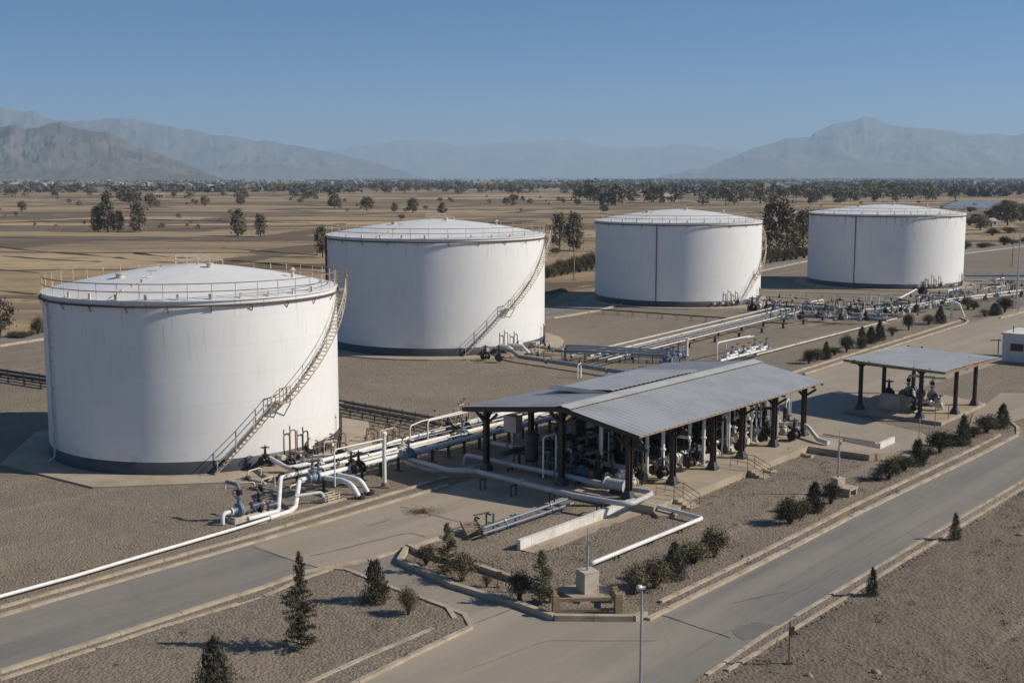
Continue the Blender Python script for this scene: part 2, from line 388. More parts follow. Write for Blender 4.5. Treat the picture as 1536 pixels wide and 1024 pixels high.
def build_split(b, name, mat, parent, smooth=35):        # one object per connected piece
    par = list(range(len(b.v)))
    def fd(i):
        while par[i] != i: par[i] = par[par[i]]; i = par[i]
        return i
    for f in b.f:
        r0 = fd(f[0])
        for i in f[1:]: par[fd(i)] = r0
    grp = {}
    for f in b.f: grp.setdefault(fd(f[0]), []).append(f)
    for fs in grp.values():
        ids = sorted({i for f in fs for i in f}); mp = {k: j for j, k in enumerate(ids)}
        q = MB(); q.add([b.v[i] for i in ids], [tuple(mp[i] for i in f) for f in fs]); q.build(name, mat, parent, smooth)
def fillet(pts, rad):
    out = [pts[0]]
    for i in range(1, len(pts)-1):
        a, b, c = pts[i-1], pts[i], pts[i+1]
        d1, d2 = (a-b), (c-b); l1, l2 = d1.length, d2.length
        d1 = d1.normalized(); d2 = d2.normalized()
        ang = d1.angle(d2)
        if ang > PI-.05: out.append(b); continue
        t = min(rad/math.tan(ang/2), l1*.49, l2*.49)
        p, q = b+d1*t, b+d2*t
        for k in range(7):
            u = k/6; out.append((1-u)**2*p+2*u*(1-u)*b+u*u*q)
    out.append(pts[-1]); return out

def tag(o, label=None, cat=None, group=None, kind=None):
    if label: o['label'] = label
    if cat: o['category'] = cat
    if group: o['group'] = group
    if kind: o['kind'] = kind
    return o
def thing(name, label, cat, loc=(0,0,0), group=None, rz=0):
    o = bpy.data.objects.new(name, None); COL.objects.link(o); o.location = loc; o.rotation_euler = (0,0,rz)
    o.empty_display_size = .3
    return tag(o, label, cat, group)
def children(o): return [c for c in bpy.data.objects if c.parent == o]
KIDS = {}
def copy_tree(o, loc, rz=0, sc=1, label=None, group=None, parent=None):
    c = o.copy(); COL.objects.link(c); c.parent = parent
    if parent is None:
        c.location = loc; c.rotation_euler = (0,0,rz); c.scale = (sc,sc,sc) if isinstance(sc,(int,float)) else sc
        if label: c['label'] = label
        if group: c['group'] = group
    if o.name not in KIDS: KIDS[o.name] = list(o.children)
    for ch in KIDS[o.name]: copy_tree(ch, None, parent=c)
    return c
def place(o, loc, rz=0, sc=1, label=None, group=None):
    o.location = loc; o.rotation_euler = (0,0,rz); o.scale = (sc,sc,sc) if isinstance(sc,(int,float)) else sc
    if label: o['label'] = label
    if group: o['group'] = group
    return o
class Proto:                                     # first use moves the prototype, later uses copy it
    def __init__(s, o): s.o = o; s.used = False
    def put(s, loc, rz=0, sc=1, label=None, group=None):
        if not s.used: s.used = True; return place(s.o, loc, rz, sc, label, group)
        return copy_tree(s.o, loc, rz, sc, label, group)
def struct(o): o['kind'] = 'structure'; return o
def PX(lst, z=0.0): return [W(x, y, z) for x, y in lst]

# ------------------------------------------------------------------ terrain, fields, hills
def nonlin(n, near, far):
    out = []
    for i in range(-n, n+1):
        s = i/n; a = abs(s); out.append(math.copysign(near*a+(far-near)*a**5, s))
    return out
xs = nonlin(40, 1500, 40000); ys = [y+100 for y in nonlin(40, 1500, 39800)]
vs = [(x, y, -.12) for y in ys for x in xs]
nx = len(xs); fs = [(j*nx+i, j*nx+i+1, (j+1)*nx+i+1, (j+1)*nx+i) for j in range(len(ys)-1) for i in range(nx-1)]
b = MB(); b.add(vs, fs); struct(b.build('ground', 'field', smooth=0))

def lerp_prof(prof, x):
    for (x0, y0), (x1, y1) in zip(prof, prof[1:]):
        if x <= x1: return y0+(y1-y0)*max(0, (x-x0))/(x1-x0)
    return prof[-1][1]
def mountain(name, Y, width, prof, seed, gully=.6, nxm=420, nym=64):
    x0, x1 = prof[0][0], prof[-1][0]
    vs = []
    for j in range(nym+1):
        t = -1+2*j/nym; y = Y+t*width
        for i in range(nxm+1):
            px = x0+(x1-x0)*i/nxm
            X = (px-768)/FPX*y
            wx = mnoise.fractal(Vector((X/width*1.6, y/width*1.6, seed)), 1, 2, 4)*55*abs(t)
            hp = (266-lerp_prof(prof, px+wx)+mnoise.fractal(Vector((px*.045, seed, 0)), .6, 2, 4)*2.2)/FPX*Y
            hp = max(hp, 0)+20*min(1, max(hp, 0)/150)
            c = max(0, 1-abs(t))**1.15
            g = mnoise.ridged_multi_fractal(Vector((X/width*4.2, y/width*2.6, seed+3)), .75, 2.1, 7, 1.0, 2.0)
            f = mnoise.fractal(Vector((X/width*14, y/width*14, seed+9)), .8, 2, 5)
            e = min(1, abs(t)*3.0)
            h = hp*c*(1-gully*e*(1-min(1, g*.55)))+hp*.09*f*c*min(1, .25+abs(t)*3)
            fade = min(1, (px-x0)/40, (x1-px)/40) if name != 'x' else 1
            vs.append((X, y, max(-2, h*max(0, fade))-1.0))
    n = nxm+1
    fs = [(j*n+i, j*n+i+1, (j+1)*n+i+1, (j+1)*n+i) for j in range(nym) for i in range(nxm)]
    b = MB(); b.add(vs, fs); return struct(b.build(name, 'rock', smooth=180))
mountain('hills', 7500, 1500, [(-420,262),(-250,225),(-120,205),(-40,210),(0,198),(30,187),(50,195),(67,193),(83,187),(100,184),(117,192),(143,198),(167,199),(187,207),(213,220),(253,233),(283,243),(317,255),(360,266)], 1.3, .7)
mountain('hills', 16000, 3000, [(-350,262),(-150,225),(30,205),(83,186),(113,184),(150,183),(190,178),(217,183),(267,193),(320,202),(367,208),(417,215),(467,223),(512,232),(562,243),(595,253),(650,266)], 5.1)
mountain('hills', 16600, 2400, [(-500,262),(-300,200),(-100,170),(0,160),(20,165),(43,172),(60,171),(83,179),(140,196),(220,225),(330,266)], 9.7)
mountain('hills', 30000, 4000, [(300,266),(420,240),(512,225),(545,218),(575,216),(612,212),(655,213),(699,222),(739,217),(779,213),(812,211),(862,213),(905,222),(945,223),(995,220),(1024,218),(1057,222),(1097,228),(1150,245),(1250,266)], 2.2, .4)
mountain('hills', 17000, 4200, [(960,266),(1024,257),(1057,252),(1091,237),(1124,225),(1157,215),(1181,208),(1207,206),(1224,197),(1251,185),(1271,183),(1291,176.5),(1307,182),(1324,189),(1357,193),(1391,195),(1424,200),(1474,203),(1517,204),(1536,201),(1600,190),(1750,200),(1950,262)], 7.7, .5)

# field bunds: low banks of dark dry grass between the parcels
def bund(pts, w, h, seed):
    b = MB(); P2 = []
    for a, c in zip(pts, pts[1:]):
        a, c = Vector(a), Vector(c); k = max(2, int((c-a).length/4))
        P2 += [a.lerp(c, i/k) for i in range(k)]
    P2.append(Vector(pts[-1])); vs = []; fs = []
    for i, p in enumerate(P2):
        t = (P2[min(i+1,len(P2)-1)]-P2[max(i-1,0)]).normalized(); nrm = Vector((-t.y,t.x,0))
        q = mnoise.noise(Vector((p.x*.09+seed, p.y*.09, seed))); q2 = mnoise.noise(Vector((p.x*.4, p.y*.4, seed+4)))
        ww = w*max(.15, .55+1.1*q); hh = max(.05, h*(.6+.9*q+.5*q2)); cen = p+nrm*(mnoise.noise(Vector((p.x*.03,p.y*.03,seed+8)))*3)
        for s_, z in ((-1,0),(-.5,.7),(0,1),(.45,.65),(1,0)):
            x = cen+nrm*(ww*s_); vs.append((x.x, x.y, -.14+hh*z))
        if i: 
            o = (i-1)*5
            for j in range(4): fs.append((o+j, o+5+j, o+6+j, o+1+j))
    b.add(vs, fs); return struct(b.build('field_bund', 'dry', smooth=0))
BL = [((0,384),(150,392)),((0,370),(190,388),(330,398)),((200,380),(480,402)),((0,356),(260,362),(470,360)),((250,344),(520,338)),
      ((0,334),(230,330),(520,336)),((300,322),(640,326)),((0,322),(250,318)),((40,452),(110,446)),((0,435),(60,440)),
      ((520,312),(760,316),(890,312)),((640,330),(890,340)),((620,303),(900,300)),((820,362),(893,352)),((820,440),(893,430)),
      ((0,308),(330,306),(600,309)),((300,298),(700,300)),((0,296),(300,294)),((900,318),(1150,316)),((1150,325),(1330,318)),((1450,352),(1560,345)),((1455,330),(1560,326)),
      ((1440,318),(1560,314)),((330,372),(480,382)),((0,404),(60,408))]
for i, ln in enumerate(BL):
    p = PX(ln); bund(p, .9+mpp(p[0])*1.6, .28+.12*(i % 3), i*3.7)

# ------------------------------------------------------------------ yard, roads, kerbs
YARD_FAR = PX([(-700,600),(-200,548),(0,520),(70,509),(500,486),(830,478),(890,468),(1150,405),(1212,392),(1446,381),(1536,370),(1800,352)])
near = [Vector((150,60,0)), Vector((60,15,0)), Vector((-60,15,0)), Vector((-110,70,0))]
b = MB(); b.sheet(YARD_FAR+[Vector((190,200,0))]+near, 0.0); struct(b.build('gravel_yard', 'gravel'))
# perimeter road beyond the tanks and its kerb
b = MB()
rp = PX([(-700,600),(-200,548),(0,520),(70,509),(500,486),(830,478),(890,468),(1150,405),(1212,392),(1446,381),(1536,370),(1800,352)])
off = []
for i, p in enumerate(rp):
    t = (rp[min(i+1,len(rp)-1)]-rp[max(i-1,0)]).normalized(); off.append(p+Vector((-t.y,t.x,0))*9)
b.sheet(rp+off[::-1], .03); struct(b.build('perimeter_road', 'asphalt'))

def stones_along(name, pts, w=.3, h=.16, seg=1.4, z=0, mat='kerb', jit=.015, side=0):
    b = MB(); r = random.Random(len(pts)*13+int(pts[0].x*7))
    for a, c in zip(pts, pts[1:]):
        a, c = Vector(a), Vector(c); L = (c-a).length; k = max(1, int(L/seg)); d = (c-a)/L; n_ = Vector((-d.y, d.x, 0))
        for i in range(k):
            p, q = a+d*(L*i/k), a+d*(L*(i+1)/k-.02)
            o = n_*(side*w/2+r.uniform(-jit, jit)); hh = h+r.uniform(-jit, jit)
            if r.random() < .02: hh -= .05
            b.beam(Vector((p.x,p.y,z+hh/2-.02))+o, Vector((q.x,q.y,z+hh/2-.02))+o, w, hh+.04)
    return struct(b.build(name, mat, smooth=0))
stones_along('kerb', [p+Vector((0,0,0)) for p in rp], .35, .25, 2.5)

LR_TOP = [(-260,1000),(0,927),(201,867),(396,811),(577,758),(673,730)]
road_poly = LR_TOP+[(1206,564),(1448,488),(1600,440)]+[(1600,512),(1500,545),(1240,626),(690,799),(612,823),(551,842),(456,858),(396,881),(77,984),(0,1009),(-260,1090)]
b = MB(); b.sheet(PX(road_poly), .03); struct(b.build('road', 'concrete_road'))
b = MB(); b.sheet(PX([(-260,1001),(0,928),(201,868),(379,817),(432,838),(474,851),(456,857),(396,880),(77,983),(0,1008),(-260,1088)]), .036); struct(b.build('road', 'asphalt'))
b = MB(); b.sheet(PX([(551,842),(612,823),(599,845),(680,882),(780,912),(832,931),(950,932),(985,925),(1087,874),(1204,815),(1276,777),(1476,680),(1640,600),
    (1640,668),(1536,720),(1382,811),(1192,924),(1140,957),(1020,1035),(880,1130),(560,1270),(300,1270),(400,1095),(536,1026),(707,944),(697,925),(672,915),(587,884),(510,856)]), .04); struct(b.build('road', 'asphalt'))
b = MB(); b.sheet(PX([(1180,640),(1215,690),(1250,668),(1320,690),(1352,694),(1405,655),(1268,622),(1240,600)]), .05); struct(b.build('concrete_apron', 'concrete_road'))
b = MB(); b.sheet(PX([(1450,652),(1500,640),(1536,628),(1640,600),(1640,590),(1500,590),(1460,620)]), .05); struct(b.build('side_road', 'concrete_road'))

def raised(name, poly, h, mat):
    b = MB(); b.prism([Vector(p) for p in poly], -.02, h); return struct(b.build(name, mat, smooth=0))
ISL = PX([(-260,1100),(0,1023),(234,946),(396,897),(456,871),(500,856),(520,857),(587,884),(672,915),(697,925),(707,943),(536,1026),(400,1095),(200,1200),(-260,1330)])
raised('traffic_island', ISL, .10, 'stony')
CORNER = PX([(612,823),(599,845),(680,882),(780,912),(832,931),(950,932),(985,925),(1087,874),(1204,815),(1276,777),(1476,680),(1527,650),(1513,633),(1475,645),(1340,700),(1204,770),(985,862),(930,880),(830,880),(765,866),(690,838)])
raised('planting_strip', CORNER, .085, 'stony')
K = lambda l, **k: stones_along('kerb', PX(l), **k)
K([(-260,1000),(0,925),(201,866),(396,810),(577,757),(673,729)], w=.24, h=.14)
K([(-260,985),(0,912),(281,831),(396,799),(540,755),(672,716)], w=.2, h=.12)
K([(-260,965),(0,898),(281,814),(396,783),(520,748)], w=.18, h=.12)
K([(-260,1092),(0,1009),(77,984),(396,881),(456,859),(551,842)], w=.24, h=.12)
K([(-260,1103),(0,1023),(234,946),(396,897),(456,871),(500,856),(520,857)], w=.22, h=.16)
K([(520,857),(587,884),(672,915),(697,925),(707,943),(620,984),(536,1026),(400,1095),(200,1200)], w=.24, h=.17)
K([(672,915),(683,932),(580,976),(469,1026),(330,1095)], w=.24, h=.18)
K([(551,842),(612,823),(690,799)], w=.26, h=.14)
K([(612,823),(599,845),(680,882),(780,912),(832,931),(950,932),(968,925)], w=.3, h=.3)
K([(612,824),(640,838),(720,857),(765,872),(830,892)], w=.28, h=.36)
K([(972,931),(1087,874),(1204,815),(1276,777),(1476,680),(1526,654),(1527,643),(1513,632)], w=.24, h=.17)
K([(990,906),(1085,860),(1204,800),(1276,763),(1462,674),(1500,654)], w=.22, h=.19)
K([(1060,1012),(1140,957),(1192,924),(1382,811),(1536,720),(1640,655)], w=.17, h=.06)
K([(1090,1006),(1140,976),(1336,853),(1405,811),(1513,745),(1640,668)], w=.17, h=.07)
K([(1206,562),(1330,523),(1448,486),(1452,482),(1440,477)], w=.26, h=.18)
K([(1150,574),(1200,556),(1330,516),(1440,481)], w=.24, h=.18)
K([(1150,528),(1240,505),(1330,484)], w=.25, h=.16)
K([(1500,478),(1536,468),(1600,450)], w=.3, h=.2)
M['patch'] = road_mat('asphalt patch', (.155, .147, .136), (.20, .183, .157), AZ, (.10, .096, .09))
for pl in ([(1098,946),(1112,939),(1130,934),(1146,935),(1160,938),(1157,946),(1148,953),(1132,958),(1116,961),(1104,955)],):
    b = MB(); b.sheet(PX(pl), .052); struct(b.build('asphalt_patch', 'patch'))
b = MB()                                          # open joints and cracks sealed with bitumen
def crack(l, w=.05, z=.056):
    p = PX(l); q = []
    for a, c in zip(p, p[1:]):
        k = max(2, int((c-a).length/.7)); q += [a.lerp(c, i/k)+Vector((random.uniform(-.05,.05), random.uniform(-.05,.05), 0)) for i in range(k)]
    q.append(p[-1])
    for a, c in zip(q, q[1:]):
        d = (c-a).normalized(); n_ = Vector((-d.y,d.x,0))*w*random.uniform(.3,.7)
        b.add([(a-n_)[:2]+(z,), (c-n_)[:2]+(z,), (c+n_)[:2]+(z,), (a+n_)[:2]+(z,)], [(0,1,2,3)])
for l in ([(379,821),(432,838),(477,852)],[(467,835),(540,817),(598,803),(615,800),(640,806)],
          [(705,940),(740,925),(790,905)],[(600,760),(690,783),(720,792)],[(725,807),(752,816),(777,822)],[(550,790),(585,780)],[(1100,905),(1180,888)]): crack(l, .042)
for l in ([(1030,985),(1130,925),(1300,835),(1536,700)],[(1170,880),(1330,790),(1420,740)],[(690,1010),(820,962),(985,962)]): crack(l, .022)
crack([(930,906),(960,916),(1000,926),(1096,958)], .085)
struct(b.build('joint_seam', 'seam', smooth=0))

def in_poly(x, y, poly):
    c = False; n = len(poly); j = n-1
    for i in range(n):
        xi, yi, xj, yj = poly[i][0], poly[i][1], poly[j][0], poly[j][1]
        if (yi > y) != (yj > y) and x < (xj-xi)*(y-yi)/(yj-yi)+xi: c = not c
        j = i
    return c
def edge_dist(x, y, poly):
    d = 1e9; n = len(poly)
    for i in range(n):
        ax, ay = poly[i][0], poly[i][1]; bx, by = poly[(i+1)%n][0]-ax, poly[(i+1)%n][1]-ay
        t = max(0, min(1, ((x-ax)*bx+(y-ay)*by)/(bx*bx+by*by+1e-9)))
        d = min(d, math.hypot(x-ax-bx*t, y-ay-by*t))
    return d
RELIEF = []
def relief(name, poly, z, amp, sp, mat, freq=1.0):
    x0, x1 = min(p[0] for p in poly), max(p[0] for p in poly); y0, y1 = min(p[1] for p in poly), max(p[1] for p in poly)
    nx_, ny_ = int((x1-x0)/sp)+1, int((y1-y0)/sp)+1; idx = {}; vs = []; fs = []
    for j in range(ny_+1):
        for i in range(nx_+1):
            x, y = x0+i*sp, y0+j*sp
            if not in_poly(x, y, poly): continue
            d = min(1, edge_dist(x, y, poly)/.8)
            h = mnoise.fractal(Vector((x*freq*1.3, y*freq*1.3, z+2)), .7, 2, 4)*.5+mnoise.noise(Vector((x*.22, y*.22, 5)))*.9
            idx[i,j] = len(vs); vs.append((x, y, z+.006+amp*d*max(0, .55+h)))
    for j in range(ny_):
        for i in range(nx_):
            k = [(i,j),(i+1,j),(i+1,j+1),(i,j+1)]
            if all(q in idx for q in k): fs.append(tuple(idx[q] for q in k))
    b = MB(); b.add(vs, fs); return struct(b.build(name, mat, smooth=180))
FORE = PX([(-120,690),(0,700),(130,737),(330,730),(430,745),(440,770),(350,793),(200,836),(0,895),(-120,925)])
FRONT = PX([(985,775),(1105,720),(1209,672),(1300,686),(1345,696),(1204,768),(1085,830),(985,866),(930,882),(900,880),(800,870),(700,838),(782,828),(965,760)])
RIGHT = PX([(1090,1008),(1140,978),(1336,855),(1405,813),(1513,747),(1640,670),(1900,760),(1900,1150),(1060,1150),(1000,1060)])
relief('gravel_ground', FORE, 0, .07, .3, 'gravel', 1.2)
relief('gravel_ground', FRONT, 0, .08, .28, 'stony', 1.3)
relief('gravel_ground', [p for p in ISL], .10, .06, .28, 'stony', 1.3)
relief('dirt_ground', RIGHT, 0, .15, .32, 'dirt', 1.0)

def scatter(name, poly, n, z, r0, r1, mat):
    x0, x1 = min(p[0] for p in poly), max(p[0] for p in poly); y0, y1 = min(p[1] for p in poly), max(p[1] for p in poly)
    vs = []; fs = []; k = 0; tries = 0; r = random.Random(n)
    while k < n and tries < n*6:
        tries += 1; x, y = r.uniform(x0, x1), r.uniform(y0, y1)
        if not in_poly(x, y, poly): continue
        s = r0+(r1-r0)*r.random()**3; a = r.random()*6.28; o = len(vs)
        h = s*r.uniform(.4, .9); e = s*r.uniform(.6, 1.1)
        for q in range(5):
            t = a+q*2*PI/5; vs.append((x+math.cos(t)*s*r.uniform(.5,.9), y+math.sin(t)*e*r.uniform(.7,1.1), z+h*r.uniform(0,.4)))
        vs.append((x+r.uniform(-.3,.3)*s, y+r.uniform(-.3,.3)*s, z+h)); 
        for q in range(5): fs.append((o+q, o+(q+1)%5, o+5))
        k += 1
    b = MB(); b.add(vs, fs); o = b.build(name, mat, smooth=0); o['kind'] = 'stuff'; return o
scatter('gravel', FORE, 9000, .03, .025, .08, 'stone')
scatter('gravel', FRONT, 9000, .04, .025, .09, 'stone')
scatter('gravel', ISL, 5000, .13, .02, .07, 'stone')
scatter('gravel', RIGHT, 9000, .06, .025, .09, 'stone')
scatter('gravel', CORNER, 4000, .09, .03, .09, 'stone')

# ------------------------------------------------------------------ storage tanks
def rail_ring(b, c, R, z0, h, n, a0=0, a1=2*PI, r=.035, mid=True, post=.03):
    full = abs(a1-a0) > 6.2; m = max(8, int(64*(a1-a0)/(2*PI)))
    arc = [a0+(a1-a0)*i/m for i in range(m if full else m+1)]
    for z in ([z0+h, z0+h*.52] if mid else [z0+h]):
        b.tube([Vector((c[0]+R*math.cos(a), c[1]+R*math.sin(a), z)) for a in arc], r, 6, closed=full)
    b2 = MB()
    for i in range(n+(0 if full else 1)):
        a = a0+(a1-a0)*i/n; b2.cyl((c[0]+R*math.cos(a), c[1]+R*math.sin(a), z0), (c[0]+R*math.cos(a), c[1]+R*math.sin(a), z0+h), post, 6)
    return b2
def tank(label, X, Y, R, Ht, apex, nposts, stair, pipe_ang, padpts, rust, roofpipe=True, pipe_mat='old_rust'):
    t = thing('storage_tank', label, 'tank', (X, Y, 0))
    tocam = math.atan2(-Y, -X)
    c = (X, Y); n = 128; zt = Ht+.33; mt = tank_mat('tank paint', rust, Ht)
    b = MB(); b.lathe((X,Y,0), [(R,.98),(R,zt)], n); b.build('shell', mt, t, 180)
    b = MB(); b.lathe((X,Y,0), [(R+.012,.12),(R+.012,.98),(R,.992)], n); b.build('base_band', 'band', t, 60)
    b = MB(); b.lathe((X,Y,0), [(R+.10,zt-.07),(R+.10,zt),(R-.05,zt+.012),(R*.88,zt+(apex-zt)*.18),(R*.75,zt+(apex-zt)*.36),(R*.6,zt+(apex-zt)*.545),(R*.45,zt+(apex-zt)*.705),(R*.3,zt+(apex-zt)*.845),(R*.15,zt+(apex-zt)*.95),(.6,apex-.01),(0,apex)], n); b.build('roof', 'tank_roof', t, 30)
    b = MB(); m = 96
    b.tube([Vector((X+(R+.16)*math.cos(2*PI*i/m), Y+(R+.16)*math.sin(2*PI*i/m), Ht-.05)) for i in range(m)], .075, 8, closed=True)
    ep = b.build('eave_pipe', 'old_rust', t)
    b = MB()
    for i in range(24):
        a = tocam+2*PI*(i+.4)/24; ca, sa = math.cos(a), math.sin(a)
        b.beam((X+(R-.02)*ca, Y+(R-.02)*sa, Ht-.14), (X+(R+.26)*ca, Y+(R+.26)*sa, Ht-.14), .07, .06)
        b.beam((X+R*ca, Y+R*sa, Ht-.5), (X+(R+.2)*ca, Y+(R+.2)*sa, Ht-.16), .05, .05)
    build_split(b, 'bracket', 'rust', ep)
    b = MB(); b2 = rail_ring(b, c, R-.03, zt, 1.1, nposts)
    gr = b.build('guard_rail', 'rust', t); build_split(b2, 'rail_post', 'rail_white', gr)
    # foam boxes on the roof edge
    b = MB()
    for i in range(10):
        a = tocam-.9+i*.2; b.box((X+(R-.15)*math.cos(a), Y+(R-.15)*math.sin(a), zt+.2), (.12,.16,.4), a)
    build_split(b, 'vent_box', 'rail_white', t)
    # centre platform on the roof
    b = MB(); px = Vector((math.cos(tocam+PI/2), math.sin(tocam+PI/2), 0)); py = Vector((math.cos(tocam), math.sin(tocam), 0)); C0 = Vector((X, Y, apex))
    for dx in (-1.2, -.4, .4, 1.2):
        for dy in (-.7, .7):
            p = C0+px*dx+py*dy; b.cyl(p+Vector((0,0,-.1)), p+Vector((0,0,.6)), .035, 6)
    for dy in (-.7, .7):
        for z in (.3, .6): b.cyl(C0+px*-1.2+py*dy+Vector((0,0,z)), C0+px*1.2+py*dy+Vector((0,0,z)), .04, 6)
    for dx in (-1.2, 1.2): b.cyl(C0+px*dx+py*-.7+Vector((0,0,.6)), C0+px*dx+py*.7+Vector((0,0,.6)), .04, 6)
    b.tube([C0+px*1.2+Vector((0,0,.3)), C0+px*2.2+Vector((0,0,.25)), C0+px*2.2+Vector((0,0,-.3))], .05, 6)
    b.build('roof_platform', 'rail_white', t)
    def roofz(r): 
        u = r/R
        return apex-(apex-zt)*(u**1.5)
    b = MB()
    b.lathe((X+py.x*2+px.x*1.2, Y+py.y*2+px.y*1.2, roofz(2.3)-.02), [(.22,0),(.22,.3),(.3,.3),(.3,.36),(0,.38)], 12)
    b.lathe((X+py.x*3+px.x*-5, Y+py.y*3+px.y*-5, roofz(5.8)-.02), [(.3,0),(.3,.25),(.38,.25),(.38,.32),(0,.34)], 12)
    b.lathe((X+py.x*2+px.x*7.2, Y+py.y*2+px.y*7.2, roofz(7.4)-.02), [(.12,0),(.12,.6),(.28,.55),(.05,.75),(0,.75)], 10)
    build_split(b, 'roof_vent', 'rail_white', t)
    if roofpipe:
        b = MB(); a = tocam-.55; d = Vector((math.cos(a), math.sin(a), 0)); ps = []
        for r in (R-.4, R-1.6, R-2.8, R-4, R-5.2): ps.append(Vector((X,Y,roofz(r)+.12))+d*r)
        b.tube(ps, .035, 6)
        for p in ps[1:4]: b.box(p, (.12,.2,.14), a)
        p = ps[-1]; b.cyl(p, p+Vector((0,0,.4)), .05, 6); b.cyl(p+Vector((0,0,.38))-px*.3, p+Vector((0,0,.38))+px*.45, .05, 6)
        b.build('roof_pipe', 'rail_white', t)
    # vertical drain / foam pipe down the shell
    for k, da in enumerate(pipe_ang):
        b = MB(); a = tocam+da; d = Vector((math.cos(a), math.sin(a), 0)); p = Vector((X,Y,0))+d*(R+.16)
        b.tube([Vector((p.x,p.y,Ht-.05)), Vector((p.x,p.y,.5)), Vector((p.x,p.y,.2))+d*.5], .07, 8, bend=.3)
        for z in range(1, int(Ht)): b.box((p.x-d.x*.08, p.y-d.y*.08, z+.3), (.16,.1,.06), a)
        b.build('drain_pipe', pipe_mat, t)
    # curved stair
    if stair:
        n_all = 0; segs = stair; ri, ro = R+.10, R+.74
        st = None; bt = MB(); bs = MB(); bh = MB(); path = []
        for (p0, z0, p1, z1) in segs:
            k = max(4, int((z1-z0)/.235))
            for i in range(k):
                u = (i+.5)/k; a = tocam+p0+(p1-p0)*u; z = z0+(z1-z0)*u
                bt.box((X+(ri+ro)/2*math.cos(a), Y+(ri+ro)/2*math.sin(a), z), (ro-ri, .21, .05), a)
                path.append((a, z))
        def line(b, r, dz, w, every=1, closed=False):
            b.tube([Vector((X+r*math.cos(a), Y+r*math.sin(a), z+dz)) for a, z in path[::every]+[path[-1]]], w, 6)
        line(bs, ro, -.06, .04); line(bs, ri, -.06, .035)
        line(bh, ro, 1.0, .035); line(bh, ro, .55, .025)
        for a, z in path[::5]+[path[-1]]: bh.cyl((X+ro*math.cos(a), Y+ro*math.sin(a), z-.1), (X+ro*math.cos(a), Y+ro*math.sin(a), z+1.0), .03, 6)
        s0 = bs.build('staircase', 'stair_steel', t); build_split(bt, 'stair_tread', 'stair_steel', s0, 0); bh.build('handrail', 'rail_white', s0)
        for (p0, z0, p1, z1), nxt in zip(segs, segs[1:]+[None]):
            b = MB(); a0 = tocam+p1; a1 = tocam+(nxt[0] if nxt else p1+1.5/R)
            k = 6; vs = []
            for i in range(k+1):
                a = a0+(a1-a0)*i/k
                for r, dz in ((R+.05,0),(R+.85,0),(R+.85,-.08),(R+.05,-.08)): vs.append((X+r*math.cos(a), Y+r*math.sin(a), z1+dz))
            fs = [(i*4+j, i*4+(j+1)%4, i*4+4+(j+1)%4, i*4+4+j) for i in range(k) for j in range(4)]+[(3,2,1,0),(k*4,k*4+1,k*4+2,k*4+3)]
            b.add(vs, fs)
            for a in (a0, a1):
                e = Vector((math.cos(a), math.sin(a), 0)); b.beam(Vector((X,Y,z1-1.1))+e*R, Vector((X,Y,z1-.08))+e*(R+.82), .06, .06)
            build_split(rail_ring(b, c, R+.82, z1, 1.05, 3, a0, a1), 'post', 'rust', s0)
            b.build('landing', 'stair_steel', s0)
        a = tocam+segs[-1][2]+1.5/R; e = Vector((math.cos(a), math.sin(a), 0)); b = MB()
        for r in (.12, .78):
            b.cyl(Vector((X,Y,zt-1.2))+e*(R+r), Vector((X,Y,zt+1.2))+e*(R+r), .05, 6)
        for z in (.1,.5,.9): b.cyl(Vector((X,Y,zt+z))+e*(R+.12), Vector((X,Y,zt+z))+e*(R+.78), .04, 6)
        b.build('stair_gate', 'rust', s0)
    # shell nozzles and manhole
    b = MB()
    for da in (.42, .52, .66, .98, 1.02):
        a = tocam+da; d = Vector((math.cos(a), math.sin(a), 0)); p = Vector((X,Y,.75))+d*R
        b.cyl(p-d*.1, p+d*.8, .12, 12); b.cyl(p+d*.72, p+d*.82, .2, 14)
    build_split(b, 'nozzle', 'rail_white', t)
    b = MB(); a = tocam+.80; d = Vector((math.cos(a), math.sin(a), 0)); p = Vector((X,Y,1.1))+d*R
    b.cyl(p-d*.1, p+d*.22, .30, 18); b.cyl(p+d*.22, p+d*.28, .38, 18); b.build('manhole', 'white_pipe', t)
    for da, hh in ((.60, 2.2), (.71, 1.9), (1.22, 2.1)):
        b = MB(); a = tocam+da; d = Vector((math.cos(a), math.sin(a), 0)); tg = Vector((-d.y, d.x, 0)); p = Vector((X,Y,.25))+d*(R+.35)
        b.tube([p, p+Vector((0,0,hh)), p+Vector((0,0,hh))+tg*.5, p+tg*.5+Vector((0,0,.4))], .055, 8, bend=.2)
        b.box(p+Vector((0,0,.3)), (.25,.25,.3), a); b.cyl(p+Vector((0,0,hh)), p+Vector((0,0,hh+.35)), .05, 6)
        b.build('relief_pipe', 'rust' if da < .7 else 'dark_steel', t)
    b = MB(); b.prism(padpts, -.02, .12); struct(b.build('tank_pad', 'slab', smooth=0))
    return t
def octagon(X, Y, R, k=8, a0=0): return [Vector((X+R*math.cos(a0+2*PI*i/k), Y+R*math.sin(a0+2*PI*i/k), 0)) for i in range(k)]
T1 = (-23.86, 89.54, 10.6, 11.57); T2 = (-9.21, 146.29, 13.2, 12.91); T3 = (27.3, 197.89, 13.52, 12.72); T4 = (70.97, 228.73, 14.21, 13.07)
tank('nearest white fuel tank with a curved stair and rusty rim rail, front left', *T1, 13.62, 42, [(.09,.2,.50,4.6),(.58,4.6,1.40,11.55)], [-1.15], octagon(T1[0], T1[1], 14.1, 8, math.atan2(W(134,735).y-T1[1], W(134,735).x-T1[0])), .5, True, 'grey_pipe')
